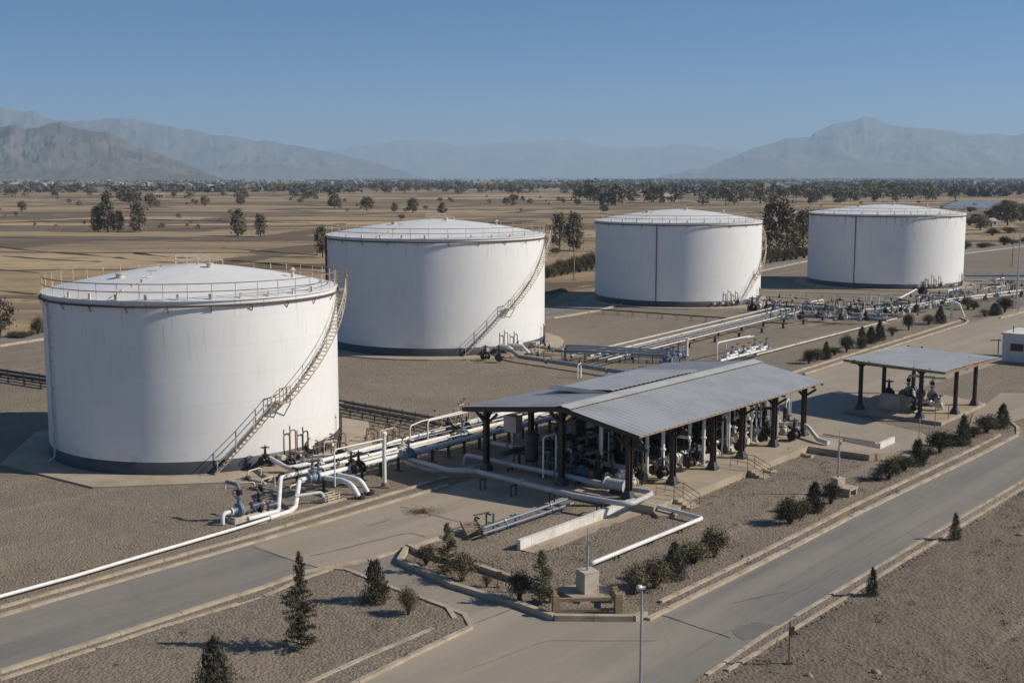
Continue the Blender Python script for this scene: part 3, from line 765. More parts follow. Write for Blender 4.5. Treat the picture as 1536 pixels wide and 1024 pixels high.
tank('white fuel tank standing directly behind the nearest one, stair rising across its front', *T2, 15.0, 40, [(.22,.2,.62,5.2),(.68,5.2,1.40,12.9)], [-1.42,-1.34], octagon(T2[0], T2[1], 15.6, 28), .35)
tank('third white tank with a dark pipe down its middle and stair at its right edge', *T3, 14.85, 40, [(.75,.2,1.10,4.8),(1.15,4.8,2.0,12.7)], [-.24], octagon(T3[0], T3[1], 15.6, 28), .15)
tank('farthest white tank at right with rust streaks below its rim and one dark vertical pipe', *T4, 14.95, 38, None, [-.37], octagon(T4[0], T4[1], 16.5, 28), .9, False)

# ------------------------------------------------------------------ long pump shed
O2 = Vector((7.15, 71.59, 0)); U = Vector((.637, .771, 0)).normalized(); V = Vector((U.y, -U.x, 0)); ANG = math.atan2(U.y, U.x)
def Q(u, v, z=0.0): return O2+U*u+V*v+Vector((0,0,z))
PZ = .5
b = MB(); b.prism([Q(-.6,2.2),Q(20.4,2.0),Q(20.6,6.6),Q(22.7,7.5),Q(23.6,3.2),Q(26.5,2.0),Q(26.5,-12.6),Q(-.6,-12.6)], -.02, PZ)
b.prism([Q(-1.2,2.9),Q(-.4,3.6),Q(3,2.2),Q(-.6,2.2)], -.02, .22); struct(b.build('pump_platform', 'slab', smooth=0))
def column(b, p, z0, z1, w=.3):                 # H-section steel column on a flared foot
    b.box((p.x,p.y,(z0+z1)/2), (w,.05,z1-z0), ANG); 
    for s in (-1,1):
        q = p+U*0+Vector((math.cos(ANG),math.sin(ANG),0))*(s*w/2); b.box((q.x,q.y,(z0+z1)/2), (.06,w,z1-z0), ANG)
def foot(b, p, z0):
    vs = []
    for z, w in ((z0,.33),(z0+.1,.33),(z0+.5,.19)):
        for sx, sy in ((-1,-1),(1,-1),(1,1),(-1,1)): q = p+U*(sx*w)+V*(sy*w); vs.append((q.x,q.y,z))
    b.add(vs, [(i+4*k,(i+1)%4+4*k,(i+1)%4+4+4*k,i+4+4*k) for k in range(2) for i in range(4)]+[(8,9,10,11)])
shed = thing('pump_shed', 'long open shed with a grey corrugated gable roof on dark steel columns over the pumps', 'shed', Q(12,-5))
U0, U1, EV, ZE, RV, ZR, BV, ZB = -.35, 24.9, .95, 4.58, -5.0, 5.62, -13.4, 4.6
def corrugated(b, u0, u1, va, za, vb, zb, pitch=.56, amp=.032, thick=.02):
    n = int((u1-u0)/pitch*4); sd = 8; vs = []; fs = []
    for i in range(n+1):
        u = u0+(u1-u0)*i/n; dz = amp*math.cos(2*PI*i/4)
        sag = .02*math.sin(u*.9)
        for j in range(sd+1):
            t = j/sd; p = Q(u, va+(vb-va)*t, za+(zb-za)*t+dz+sag*math.sin(PI*t)); vs.append(p)
    m = sd+1
    for i in range(n):
        for j in range(sd): fs.append((i*m+j, (i+1)*m+j, (i+1)*m+j+1, i*m+j+1))
    k = len(vs); vs += [p-Vector((0,0,thick)) for p in vs]
    fs += [tuple(x+k for x in f[::-1]) for f in fs]
    for i in range(n):                                            # close the eave and ridge edges
        for j in (0, sd): fs.append((i*m+j, (i+1)*m+j, (i+1)*m+j+k, i*m+j+k))
    b.add(vs, fs)
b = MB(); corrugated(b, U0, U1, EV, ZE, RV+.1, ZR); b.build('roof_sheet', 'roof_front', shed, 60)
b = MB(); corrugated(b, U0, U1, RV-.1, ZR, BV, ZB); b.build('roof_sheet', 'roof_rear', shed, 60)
b = MB(); corrugated(b, 6.3, 17.6, RV-.75, ZR+.09, RV-6.2, ZR-.44); b.box(Q(6.3,RV-3.6,ZR-.22), (.04,5.0,.34), ANG); b.build('roof_patch', 'roof_light', shed, 60)
b = MB(); 
for s, w in ((1,.8),(-1,.6)):
    b.add([Q(U0-.05,RV,ZR+.13),Q(U1+.05,RV,ZR+.13),Q(U1+.05,RV+s*w,ZR+.055-.06),Q(U0-.05,RV+s*w,ZR+.055-.06)], [(0,1,2,3) if s < 0 else (3,2,1,0)])
b.build('ridge_cap', 'ridge', shed, 0)
b = MB()
for u in (U0+.05, U1-.05):                                        # gable fascia
    b.beam(Q(u,EV,ZE-.16), Q(u,RV,ZR-.16), .06, .26); b.beam(Q(u,RV,ZR-.16), Q(u,BV,ZB-.16), .06, .26)
b.beam(Q(U0,BV+.06,ZB-.14), Q(U1,BV+.06,ZB-.14), .06, .2)
b.build('fascia', 'brown_steel', shed, 0)
b = MB(); b.tube([Q(U0,EV-.02,ZE-.09), Q(U1,EV-.02,ZE-.09)], .05, 6); b.build('eave_trim', 'rust', shed)
FC = [(0,0),(4.79,.15),(9.86,.15),(14.01,.04),(18.8,.03),(23.68,0)]
b = MB()
for u, v in FC:
    b.beam(Q(u,.85,ZE-.22), Q(u,RV,ZR-.2), .16, .3); b.beam(Q(u,RV,ZR-.2), Q(u,BV+.1,ZB-.2), .16, .3)
for k in range(10):
    v = .7-(.7-RV)*k/4 if k < 5 else RV-(RV-BV)*(k-4)/5.3; z = ZE+(ZR-ZE)*(EV-v)/(EV-RV) if v > RV else ZR-(ZR-ZB)*(RV-v)/(RV-BV)
    b.beam(Q(U0+.1,v,z-.09), Q(U1-.1,v,z-.09), .08, .1)
b.build('roof_beam', 'dark_steel', shed, 0)
for v0, zt in ((0, ZE+.0), (-5.15, ZR-.2), (-11.5, ZB+.1)):
    for u, dv in FC:
        b = MB(); p = Q(u, v0+(dv if v0 == 0 else 0)); column(b, p, PZ, zt-.18)
        for s in (-1, 1): b.beam(p+V*(s*.1)+Vector((0,0,zt-1.0)), p+V*(s*.95)+Vector((0,0,zt-.28-(.14 if s > 0 and v0 == 0 else 0))), .12, .16)
        for s in (-1, 1): b.beam(p+U*(s*.1)+Vector((0,0,zt-.8)), p+U*(s*.6)+Vector((0,0,zt-.25)), .1, .1)
        c = b.build('column', 'brown_steel', shed, 0); b = MB(); foot(b, p, PZ); b.build('column_foot', 'foot_paint', c, 0)

# ------------------------------------------------------------------ small shed
s2 = thing('loading_shelter', 'small flat roofed open shelter on slim dark columns beside the road', 'shelter', W(1370,605))
RC = [W(1265.6,538.6,4.45), W(1357.5,519,4.45), W(1491,533,4.45), W(1417.7,558,4.45)]
RC[2] = RC[3]+(RC[1]-RC[0])*.98
def quadp(s, t, z=0): 
    p = RC[0].lerp(RC[3], s).lerp(RC[1].lerp(RC[2], s), t); return Vector((p.x,p.y,p.z+z))
b = MB(); n = 160; vs = []
for i in range(n+1):
    for j in range(7): vs.append(quadp(i/n, j/6, .03*math.cos(PI*i/2*1.0)+.06*math.sin(PI*j/6)))
fs = [(i*7+j, (i+1)*7+j, (i+1)*7+j+1, i*7+j+1) for i in range(n) for j in range(6)]
k = len(vs); vs += [p-Vector((0,0,.03)) for p in vs]; fs = fs+[tuple(x+k for x in f[::-1]) for f in fs]
b.add(vs, fs); b.build('roof_sheet', 'roof_rear', s2, 60)
b = MB()
for a, c in ((0,1),(1,2),(2,3),(3,0)): b.beam(RC[a]+Vector((0,0,-.1)), RC[c]+Vector((0,0,-.1)), .07, .2)
b.build('fascia', 'rust', s2, 0)
SC = [W(1289.7,613.4,.3), W(1324.7,599,.3), W(1369.5,586,.3), W(1379.4,626.6,.3), W(1432,620,.3), W(1461,607.5,.3)]
b = MB()
for a, c in ((0,3),(1,4),(2,5)):
    e = (SC[c]-SC[a]).normalized(); b.beam(SC[a]-e*1.0+Vector((0,0,3.98)), SC[c]+e*1.0+Vector((0,0,3.98)), .14, .24)
for t in (.12,.5,.88): b.beam(quadp(t,.03,-.14), quadp(t,.97,-.14), .1, .14)
b.build('roof_beam', 'dark_steel', s2, 0)
for p in SC:
    b = MB(); column(b, p, .3, 4.3, .26); b.beam(p+Vector((0,0,3.6)), p+V*.7+Vector((0,0,4.2)), .1, .12); b.beam(p+Vector((0,0,3.6)), p-V*.7+Vector((0,0,4.2)), .1, .12)
    c = b.build('column', 'brown_steel', s2, 0); b = MB(); foot(b, p, .3); b.build('column_foot', 'foot_paint', c, 0)
b = MB(); SL = PX([(1268,618),(1412,638.5),(1478,609),(1345,583)], 0); b.prism(SL, -.02, .3); struct(b.build('shelter_slab', 'slab', smooth=0))

# ------------------------------------------------------------------ equipment kit
def valve_proto(name, label, bm='blue_pipe'):
    t = thing(name, label, 'valve')
    b = MB(); b.lathe((0,0,0), [(0,-.36),(.31,-.36),(.31,-.29),(.2,-.28),(.2,-.18),(.27,-.1),(.28,0),(.27,.1),(.2,.18),(.2,.28),(.31,.29),(.31,.36),(0,.36)], 14, 'x')
    b.build('valve_body', bm, t)
    b = MB(); b.lathe((0,0,0), [(.2,.1),(.2,.36),(.26,.36),(.26,.42),(.1,.44),(.07,.85),(.03,.86),(.03,1.1),(0,1.1)], 10); b.build('bonnet', bm, t)
    b = MB(); b.torus((0,0,.9), .27, .028, 16, 6); b.beam((-.27,0,.9), (.27,0,.9), .035, .03); b.beam((0,-.27,.9), (0,.27,.9), .035, .03); b.build('handwheel', 'wheel', t)
    return Proto(t)
VB = valve_proto('gate_valve', 'x', 'blue_pipe'); VK = valve_proto('gate_valve', 'x', 'black'); VC = valve_proto('gate_valve', 'x', 'cream')
def pump_proto(name, cat, bodym, motm):
    t = thing(name, 'x', cat)
    b = MB(); b.box((0,0,.12), (2.6,.8,.24)); b.box((0,.02,.29), (2.4,.6,.1)); b.build('base', 'pale_concrete', t, 0)
    b = MB(); b.lathe((-.65,0,.72), [(0,-.55),(.2,-.55),(.27,-.48),(.27,.4),(.16,.46),(.06,.46),(.06,.8),(0,.8)], 18, 'x')
    for i in range(9): b.lathe((-.65,0,.72), [(.27,-.4+i*.09),(.31,-.4+i*.09),(.31,-.37+i*.09),(.27,-.37+i*.09)], 18, 'x')
    b.box((-.7,0,1.05), (.3,.22,.16)); b.box((-.65,0,.42), (.8,.42,.16)); m_ = b.build('motor', motm, t)
    b = MB(); b.box((.12,0,.72), (.42,.3,.32)); b.build('coupling_guard', 'rust', t, 0)
    b = MB(); b.lathe((.62,0,.75), [(0,-.22),(.2,-.2),(.42,-.12),(.46,0),(.42,.12),(.22,.2),(.14,.5),(.26,.5),(.26,.58),(0,.58)], 20, 'x')
    b.cyl((.62,0,.75), (.62,0,1.55), .14, 12); b.cyl((.62,0,1.47), (.62,0,1.55), .25, 14); b.build('pump_casing', bodym, t)
    b = MB(); b.tube([(1.2,0,.75),(1.9,0,.75),(1.9,0,.1)], .13, 10, bend=.35); b.cyl((1.2,0,.75),(1.28,0,.75), .25, 14); b.build('suction_pipe', 'dark_pipe' if bodym == 'black' else 'white_pipe', t); b = MB()
    b.tube([(.62,0,1.55),(.62,0,2.3),(.62,-1.2,2.3)], .12, 10, bend=.3); b.build('pump_pipe', {'black': 'dark_pipe', 'blue_pipe': 'blue_pipe'}.get(bodym, 'white_pipe'), t)
    b = MB(); b.cyl((.62,0,1.7),(.62,0,2.0), .2, 12); b.torus((.95,0,1.85), .2, .025, 14, 6, 'x'); b.cyl((.62,0,1.85),(.95,0,1.85), .04, 6); b.build('check_valve', 'black', t)
    return Proto(t)
PUMP = pump_proto('fuel_pump', 'pump', 'cream', 'motor'); PUMPD = pump_proto('fuel_pump', 'pump', 'black', 'motor')
PUMPB = pump_proto('fuel_pump', 'pump', 'blue_pipe', 'motor')
def manifold_proto():
    t = thing('meter_manifold', 'x', 'meter')
    b = MB()
    for y in (-.9, 0, .9): b.tube([(-1,y,.1),(-1,y,1.5),(1,y,1.5),(1,y,.1)], .12, 10, bend=.3)
    b.tube([(-1,-1.3,1.0),(-1,1.3,1.0)], .17, 12); b.tube([(1,-1.3,.8),(1,1.3,.8)], .17, 12); b.build('header_pipe', 'dark_pipe', t)
    b = MB()
    for y in (-.9, 0, .9):
        b.lathe((0,y,1.5), [(0,-.3),(.25,-.3),(.3,-.1),(.3,.1),(.25,.3),(0,.3)], 14, 'x'); b.cyl((0,y,1.5),(0,y,2.0), .1, 10); b.box((0,y,2.08), (.3,.26,.26))
    b.build('flow_meter', 'motor', t)
    b = MB()
    for y in (-.9, 0, .9):
        for x in (-.55,.55): b.cyl((x,y,1.5),(x,y,1.95), .05, 6); b.torus((x,y,1.95), .19, .025, 12, 6); b.box((x,y,1.5), (.14,.4,.4))
    b.build('handwheel', 'black', t); return Proto(t)
MAN = manifold_proto()
def vessel_proto():
    t = thing('filter_vessel', 'x', 'vessel')
    b = MB(); b.lathe((0,0,0), [(0,.5),(.3,.55),(.46,.75),(.46,2.3),(.5,2.3),(.5,2.4),(.44,2.42),(.3,2.6),(0,2.66)], 20); b.build('vessel_shell', 'dark_pipe', t)
    b = MB()
    for a in (.5,2.6,4.7): b.cyl((.4*math.cos(a),.4*math.sin(a),0),(.4*math.cos(a),.4*math.sin(a),.8), .05, 6)
    build_split(b, 'vessel_leg', 'dark_steel', t)
    b = MB(); b.tube([(0,.4,1.0),(0,1.1,1.0),(0,1.1,.1)], .11, 10, bend=.25); b.tube([(0,-.4,1.9),(0,-1,1.9),(0,-1,.2)], .11, 10, bend=.25); b.build('vessel_pipe', 'dark_pipe', t); return Proto(t)
VES = vessel_proto()
def support_proto(name, label, mat='dark_steel'):
    t = thing(name, label, 'support')
    b = MB()
    for y in (-.5,.5): b.tube([(0,y*.9,-1),(0,y*.9,-.95),(0,y*.9,-.949),(0,y*.9,0)], [.16,.16,.05,.05], 8); b.build('post', mat, t, 0); b = MB()
    b = MB(); b.box((0,0,-.03), (.1,1.25,.09)); b.build('crossbar', mat, t, 0); return Proto(t)
SUP = support_proto('pipe_support', 'x')
def put_support(p, width, rz, label, group):       # p: top of support
    return SUP.put(p, rz, (1, width/1.1, max(p.z, .2)), label, group)
def flange(b, p, d, r):
    d = d.normalized(); b.cyl(p-d*.05, p+d*.05, r*1.55, 14)
def pipeline(name, label, pts, r, mat='white_pipe', bend=None, flg=9, cat='pipe', fm=None, group=None, clamps=True):
    t = thing(name, label, cat, tuple(pts[0]), group)
    b = MB(); b.tube(pts, r, 12, bend=bend if bend is not None else r*3.2); b.build('pipe_run', mat, t, 50)
    b = MB(); got = False
    for a, c in zip(pts, pts[1:]):
        a, c = Vector(a), Vector(c); L = (c-a).length; k = int(L/flg)
        for i in range(k): flange(b, a.lerp(c, (i+.5)/k), c-a, r); got = True
    if got: build_split(b, 'flange', fm or mat, t)
    return t

# ---- main white pipes from the nearest tank to the shed
def ext(x0, y0, z, u): return W(x0, y0, z)+U*u
def runpts(x0, y0, x1, y1, z, more=0): return [W(x0,y0,z), W(x1,y1,z)+U*more]
p = W(450,719.5,1.25)
pipeline('pipeline', 'thick white pipe at the front of the main bundle, bending down beside the kerb', [W(463,717,1.25)+U*29, W(449,720,1.25), W(443,760,.25), W(434,767,.22), W(404,776.5,.22)], .15, bend=.45, flg=14)
pipeline('pipeline', 'long thin white pipe lying beside the kerb from the bundle end to the left edge', [W(412,774,.22), W(358,791,.22), W(206,835.5,.22), W(110,864,.22), W(0,894,.22), W(-200,952,.22)], .095, flg=14)
pipeline('pipeline', 'white pipe second from the front in the main bundle, dropping to a blue grey pump', [W(462,704,1.25)+U*28, W(421,716,1.25), W(417.5,766,.3), W(372,778,.45)], .135, bend=.5, flg=12)
pipeline('pipeline', 'thin white pipe third from the front in the main bundle', runpts(520,697,690,650,1.1,10), .09, flg=6)
pipeline('pipeline', 'white pipe fourth from the front in the main bundle with a rusty rail above it', [W(398,683,.9), W(432,702,1.0), W(470,694,1.1), W(690,632,1.1)+U*12], .15, bend=.5, flg=7)
pipeline('pipeline', 'thin white pipe at the back of the main bundle', [W(470,684,.8), W(520,681,1.0), W(640,651,1.0), W(720,628,1.0)+U*10], .1, flg=6)
pipeline('pipeline', 'rear white pipe of the main bundle running close to the gravel', [W(480,695,.5), W(560,676,.6), W(720,631,.6)+U*8], .12, flg=7)
for k, (x0, y0, z, L, rd, mt_) in enumerate([(486,716,.75,26,.06,'grey_pipe'),(478,705,.7,26,.07,'white_pipe'),(500,698,1.45,22,.05,'rail_white'),(520,690,.8,20,.06,'old_rust'),(500,688,1.35,20,.045,'white_pipe'),(540,683,.45,20,.07,'dark_pipe')]):
    pipeline('pipeline', 'thin %s line running low between the thick pipes of the main bundle' % ('grey','pale','rust stained','dark rusty','white','dark')[k], [W(x0,y0,z), W(x0,y0,z)+U*L], rd, mt_, flg=4)
SUPL = 'short dark steel support under the main white pipe bundle'
for i in range(17):
    q = W(468,712,1.06)+U*(i*1.7+.6); put_support(q-V*.9, 3.2, ANG, SUPL, 'supports under the main white pipes')
for k, (x, y, z, pr, s, lab) in enumerate([(469,715.5,1.25,VB,1.15,'blue grey valve on the front white pipe next to its downward bend'),(478,711,1.25,VB,1.0,'blue grey valve paired behind the one at the downward bend'),
    (538,701.5,1.25,VK,1.1,'dark valve on the front white pipe behind the two arched pipes'),(527,697,1.2,VK,.9,'small dark valve on the second white pipe behind the arched pipes'),(613,681,1.25,VB,1.0,'blue grey valve on the front white pipe right of the white standpipe'),(604,673,1.2,VC,.9,'pale valve on the second white pipe right of the white standpipe'),
    (694,653.5,1.25,VB,1.2,'blue grey valve nearest the shed on the front white pipe'),(684,647,1.2,VK,1.1,'dark valve nearest the shed on the second white pipe'),(672,641,1.1,VK,1.0,'dark valve near the shed on the rear white pipe'),(700,640,1.1,VK,.8,'small dark valve just left of the rear shed column'),
    (510,682,1.0,VK,.9,'dark valve on the rear pipes close to the nearest tank'),(455,697,1.0,VB,.9,'blue grey valve on the pipe leaving the nearest tank'),(398,690,.8,VK,1.0,'dark valve on the tank nozzle above the pump skid'),(436,694,.8,VK,.8,'dark valve on the second tank nozzle')]):
    pr.put(W(x,y,z), ANG, s, lab)
# arched branches
pipeline('branch_pipe', 'left one of two white pipes arching down into the ground', [W(487,716,1.0), W(512,720,1.0), W(528,726,.95), W(540,748,0)], .17, bend=.8, flg=30)
pipeline('branch_pipe', 'right one of two white pipes arching down into the ground', [W(508,712,1.0), W(528,716.5,1.0), W(541,720,.95), W(554,742,0)], .16, bend=.8, flg=30)
for x, y, l in ((540,747,'dark sleeve block at the foot of the left arched pipe'),(554,741,'dark sleeve block at the foot of the right arched pipe')):
    b = MB(); q = W(x,y); b.lathe((q.x,q.y,0), [(.34,-.02),(.34,.22),(.2,.28),(.18,.28)], 14); tag(b.build('pipe_sleeve', 'dark_steel', keep=(q.x,q.y,0)), l, 'sleeve')
# white standpipe and thin overhead pipe
q = W(577,731); h = zat(q, 652)
t = thing('standpipe', 'tall white standpipe with a rounded cap in front of the main pipes', 'standpipe', q)
b = MB(); b.cyl(q, q+Vector((0,0,h)), .13, 12); b.lathe((q.x,q.y,h), [(.13,-.02),(.2,.0),(.2,.14),(.1,.24),(0,.25)], 12); b.build('pole', 'white_pipe', t)
b = MB(); b.cyl(q, q+Vector((0,0,.35)), .2, 12); b.box(q+Vector((0,0,.04)), (.6,.5,.12)); b.build('pole_base', 'rust', t)
pipeline('vent_pipe', 'thin white pipe running left from the top of the white standpipe', [q+Vector((0,0,h-.25)), q+Vector((0,0,h-.25))-U*4.2-V*.1, q+Vector((0,0,.9))-U*4.2-V*.1], .05, bend=.2, flg=99)
q = W(642,687); h = zat(q, 631)
t = thing('pipe_arch', 'thin white pipe frame standing over the main pipes left of the shed', 'pipe frame', q)
b = MB(); a = q+Vector((0,0,h)); b.tube([q, a, a+U*9.5], .055, 8, bend=.3); b.tube([q-U*1.2-V*.6, q-U*1.2-V*.6+Vector((0,0,h*.9)), a-V*.6+Vector((0,0,-.1)), a-V*.6+U*8], .05, 8, bend=.3); b.build('frame_pipe', 'white_pipe', t)
b = MB()
for k in range(1,6): b.cyl(a+U*(k*1.5)+Vector((0,0,-.0)), a+U*(k*1.5)+Vector((0,0,-.9)), .025, 5)
b.tube([a+Vector((0,0,-.75)), a+U*8+Vector((0,0,-.75))], .03, 6); b.build('post', 'rail_white', t)
# skid pump at the front left
PUMPB.put(W(372,778,.05), ANG+PI, .95, 'blue grey pump beside the long thin pipe at the left end of the bundle')
PUMPD.put(W(398,772,.05), ANG+PI, .7, 'dark little pump to the right of the blue grey pump')
t = thing('pipe_crate', 'small white slatted pipe stand between the arched pipes and the kerb', 'pipe stand', W(497,752))
b = MB(); q = W(497,752)
for s in (-1,1):
    for e in (-1,1): b.cyl(q+U*(s*.45)+V*(e*.25), q+U*(s*.45)+V*(e*.25)+Vector((0,0,.6)), .035, 6)
    for z in (.1,.25,.4,.55): b.beam(q+U*-.5+V*(s*.25)+Vector((0,0,z)), q+U*.5+V*(s*.25)+Vector((0,0,z)), .04, .06)
b.build('stand_frame', 'rail_white', t, 0)
b = MB(); b.tube([q-U*2.4-V*.6+Vector((0,0,.75)), q-U*.6-V*.2+Vector((0,0,.7)), q-U*.5+Vector((0,0,.05))], .1, 8, bend=.3); b.build('stand_pipe', 'grey_pipe', t)
rr = random.Random(17)
CL = 'thin rusty drain line among the main pipes beside the nearest tank'
for k in range(34):
    q = W(405,705)+U*rr.uniform(0,22)+V*rr.uniform(-1.9,1.1); h = rr.uniform(.5,1.5); e = (U if rr.random() < .55 else V)*rr.choice((-1,1))*rr.uniform(.5,1.8)
    t = thing('drain_line', CL, 'pipe', q, 'drain lines among the main pipes'); b = MB(); b.tube([q, q+Vector((0,0,h)), q+e+Vector((0,0,h)), q+e], .045, 6, bend=.15); b.build('pipe_run', rr.choice(('rust','old_rust','rail_white')), t)
    b = MB(); b.cyl(q+e*.4+Vector((0,0,h-.02)), q+e*.4+Vector((0,0,h+.28)), .03, 6); b.torus(q+e*.4+Vector((0,0,h+.28)), .13, .022, 10, 5); b.build('handwheel', 'wheel', t)
for k in range(7):
    q = W(360,745)+U*rr.uniform(0,9)+V*rr.uniform(-4.0,1.6); L = rr.uniform(1.2,3.5); e = (U*.8+V*rr.uniform(-.5,.8)).normalized()*L
    pipeline('drain_line', 'low rusty pipe on the gravel between the tank stair and the blue grey pump', [q, q+Vector((0,0,.35)), q+e+Vector((0,0,.35)), q+e], .06, rr.choice(('old_rust','rail_white','dark_pipe')), bend=.2, flg=99, group='low pipes by the tank stair')
# small parts along the tank pad
for k, (x, y, l) in enumerate([(372,722,'low rusty hand pump frame at the foot of the tank stair'),(392,735,'low rusty drain frame on the tank pad edge')]):
    q = W(x,y); t = thing('drain_stand', l, 'pipe stand', q); b = MB()
    b.tube([q, q+Vector((0,0,.7)), q+U*1.1+Vector((0,0,.75)), q+U*1.1], .05, 8, bend=.2); b.tube([q-V*.5+Vector((0,0,.2)), q+V*1.8+Vector((0,0,.2))], .08, 8); b.build('stand_frame', 'rail_white', t)
    b = MB(); b.lathe((q.x,q.y,.0), [(.2,0),(.22,.3),(.1,.4),(0,.4)], 10); b.build('sump', 'dark_steel', t)

# ---- loop pipes at the near end of the shed, roof shade put in as grey
pipeline('loop_pipe', 'large pipe greyed for roof shade, looping round the near column of the long shed', [W(612,688,.95), Q(-3.06,-12.2,.95), Q(-2.1,-10.6,.95), Q(-2.89,-2.17,.95), Q(-2.5,1.75,.95), Q(.75,1.35,.95), Q(.5,-1.6,.95), Q(.8,-10.8,.95), Q(.97,-14.2,.95), Q(1,-14.4,.2)], .17, 'grey_pipe', bend=.7, flg=5)
pipeline('loop_pipe', 'second pipe greyed for shade, lying low left of the shed', [W(607,694,.5), W(650,706,.5), W(700,703,.5), W(735,694,.5)], .13, 'grey_pipe', bend=.8, flg=8)
pipeline('header_pipe', 'header pipe greyed for shade, crossing under the gable of the long shed', [Q(3.1,-13.7,1.5), Q(3.1,-1.9,1.5)], .16, 'grey_pipe', flg=2.4)
for k, v in enumerate((-9.5,-7,-4,-.5)): put_support(Q(-2.7+.1*k,v,.72), .6, ANG+PI/2, 'low steel support under the grey loop pipe', 'supports under the loop pipe')
for v in (-10,-7.2,-4.4): put_support(Q(.7,v,.72+PZ*0), .6, ANG+PI/2, 'low steel support under the grey loop pipe', 'supports under the loop pipe')
b = MB(); q = Q(.55,-1.2,1.05); t = thing('strainer_drum', 'horizontal grey drum on the loop pipe behind the near corner column', 'strainer', q)
b.tube([q-V*.8, q+V*.55], .36, 18); b.tube([q+V*.55, q+V*.63], .44, 18); b.tube([q-V*.86, q-V*.78], .44, 18); b.build('drum', 'grey_pipe', t); b = MB(); b.box(q-Vector((0,0,.55)), (.5,.9,.5), ANG); b.build('saddle', 'dark_steel', t, 0)
# ---- standpipes under the front eave
SPI = [(2.31,-3.73),(5.68,-2.41),(5.59,-1.12),(10.05,-1.81),(10.33,-.87),(14.78,-1.46),(18.74,-1.79),(21.46,-2.13)]
ORD = ['first','second','third','fourth','fifth','sixth','seventh','eighth']
for k, (u, v) in enumerate(SPI):
    q = Q(u,v,PZ); zr = ZE+(ZR-ZE)*(EV-v)/(EV-RV)-.15
    t = thing('drop_pipe', 'white vertical pipe under the long roof, %s from the near end' % ORD[k], 'pipe', q, 'vertical white pipes under the long roof')
    b = MB(); b.cyl(q+Vector((0,0,1.6 if k % 3 == 0 else .0)), Vector((q.x,q.y,zr)), .125, 12); b.cyl(q+Vector((0,0,1.9)), q+Vector((0,0,2.0)), .2, 12); b.build('pipe_run', 'white_pipe', t)
    b = MB(); b.cyl(q, q+Vector((0,0,1.6 if k % 3 == 0 else .5)), .145 if k % 3 else .08, 12); b.cyl(q, q+Vector((0,0,.08)), .3, 12); b.build('pipe_foot', 'grey_pipe', t)
for k, u in enumerate((2.6,7.6,11.9,15.9,20.4)):
    (PUMP if k % 2 else PUMPD).put(Q(u,-1.9,PZ), ANG+.1*(k % 2), 1.0, ('cream' if k % 2 else 'black')+' pump under the front eave of the long shed, %s from the near end' % ORD[k], 'pumps under the front eave')
for k, u in enumerate((1.4,6.2,9.6,13.6,17.6,22.4)):
    PUMPD.put(Q(u,-3.9,PZ), ANG-PI/2, 1.0, 'black iron pump, darkened for shade, in the second row under the long roof', 'second row of pumps')  # black iron, also painting in the gloom under the roof
for k in range(7): MAN.put(Q(2.2+k*3.4,-6.2,PZ), ANG, 1.0, 'pipe manifold with meters, darkened for the shade of the long roof', 'meter manifolds')  # pipe colour darkened in place of deep shade under the roof
for k in range(9): VES.put(Q(2.0+k*2.7,-9.2+.3*(k % 2),PZ), ANG+k, 1.0, 'upright filter vessel darkened for the shade of the long roof', 'filter vessels')  # dark vessel colour deepens the shed's shade
for k in range(14):
    (VK if k % 3 else VC).put(Q(1.6+k*1.7,-.75-.5*(k % 2),PZ+.55), ANG+(PI/2 if k % 2 else 0), .8+.1*(k % 3), ('dark' if k % 3 else 'cream')+' valve low on the shed platform behind the front columns', 'valves along the shed front')
for k in range(12):
    VK.put(Q(2.0+k*1.9,-4.9-.6*(k % 2),PZ+.9), ANG+(PI/2 if k % 3 else 0), 1.0, 'dark valve deep under the long roof', 'valves inside the shed')
pipeline('header_pipe', 'long white header pipe low behind the front pumps', [Q(1.5,-2.9,.95), Q(25.5,-2.9,.95)], .14, 'white_pipe', flg=2.5)
pipeline('header_pipe', 'long shade darkened overhead pipe hung under the front roof slope', [Q(.8,-4.4,3.5), Q(24.5,-4.4,3.5)], .12, 'dark_pipe', flg=3)  # interior header pipes coloured dark as painted shade
pipeline('header_pipe', 'long shade darkened header pipe in the middle of the shed', [Q(.8,-7.6,2.5), Q(25,-7.6,2.5)], .16, 'dark_pipe', flg=3)
pipeline('header_pipe', 'long shade darkened header pipe at the rear of the shed', [Q(.6,-10.6,1.6), Q(25.5,-10.6,1.6)], .18, 'dark_pipe', flg=3)
for k in range(8):
    pipeline('cross_pipe', 'shade darkened pipe bridge crossing between header pipes under the long roof', [Q(2.4+k*2.9,-2.9,.95), Q(2.4+k*2.9,-2.9,2.5+.3*(k % 2)), Q(2.4+k*2.9,-7.6,2.5+.3*(k % 2)), Q(2.4+k*2.9,-7.6,.6)], .09, 'dark_pipe', flg=20, group='pipe bridges in the shed')
rr = random.Random(23)
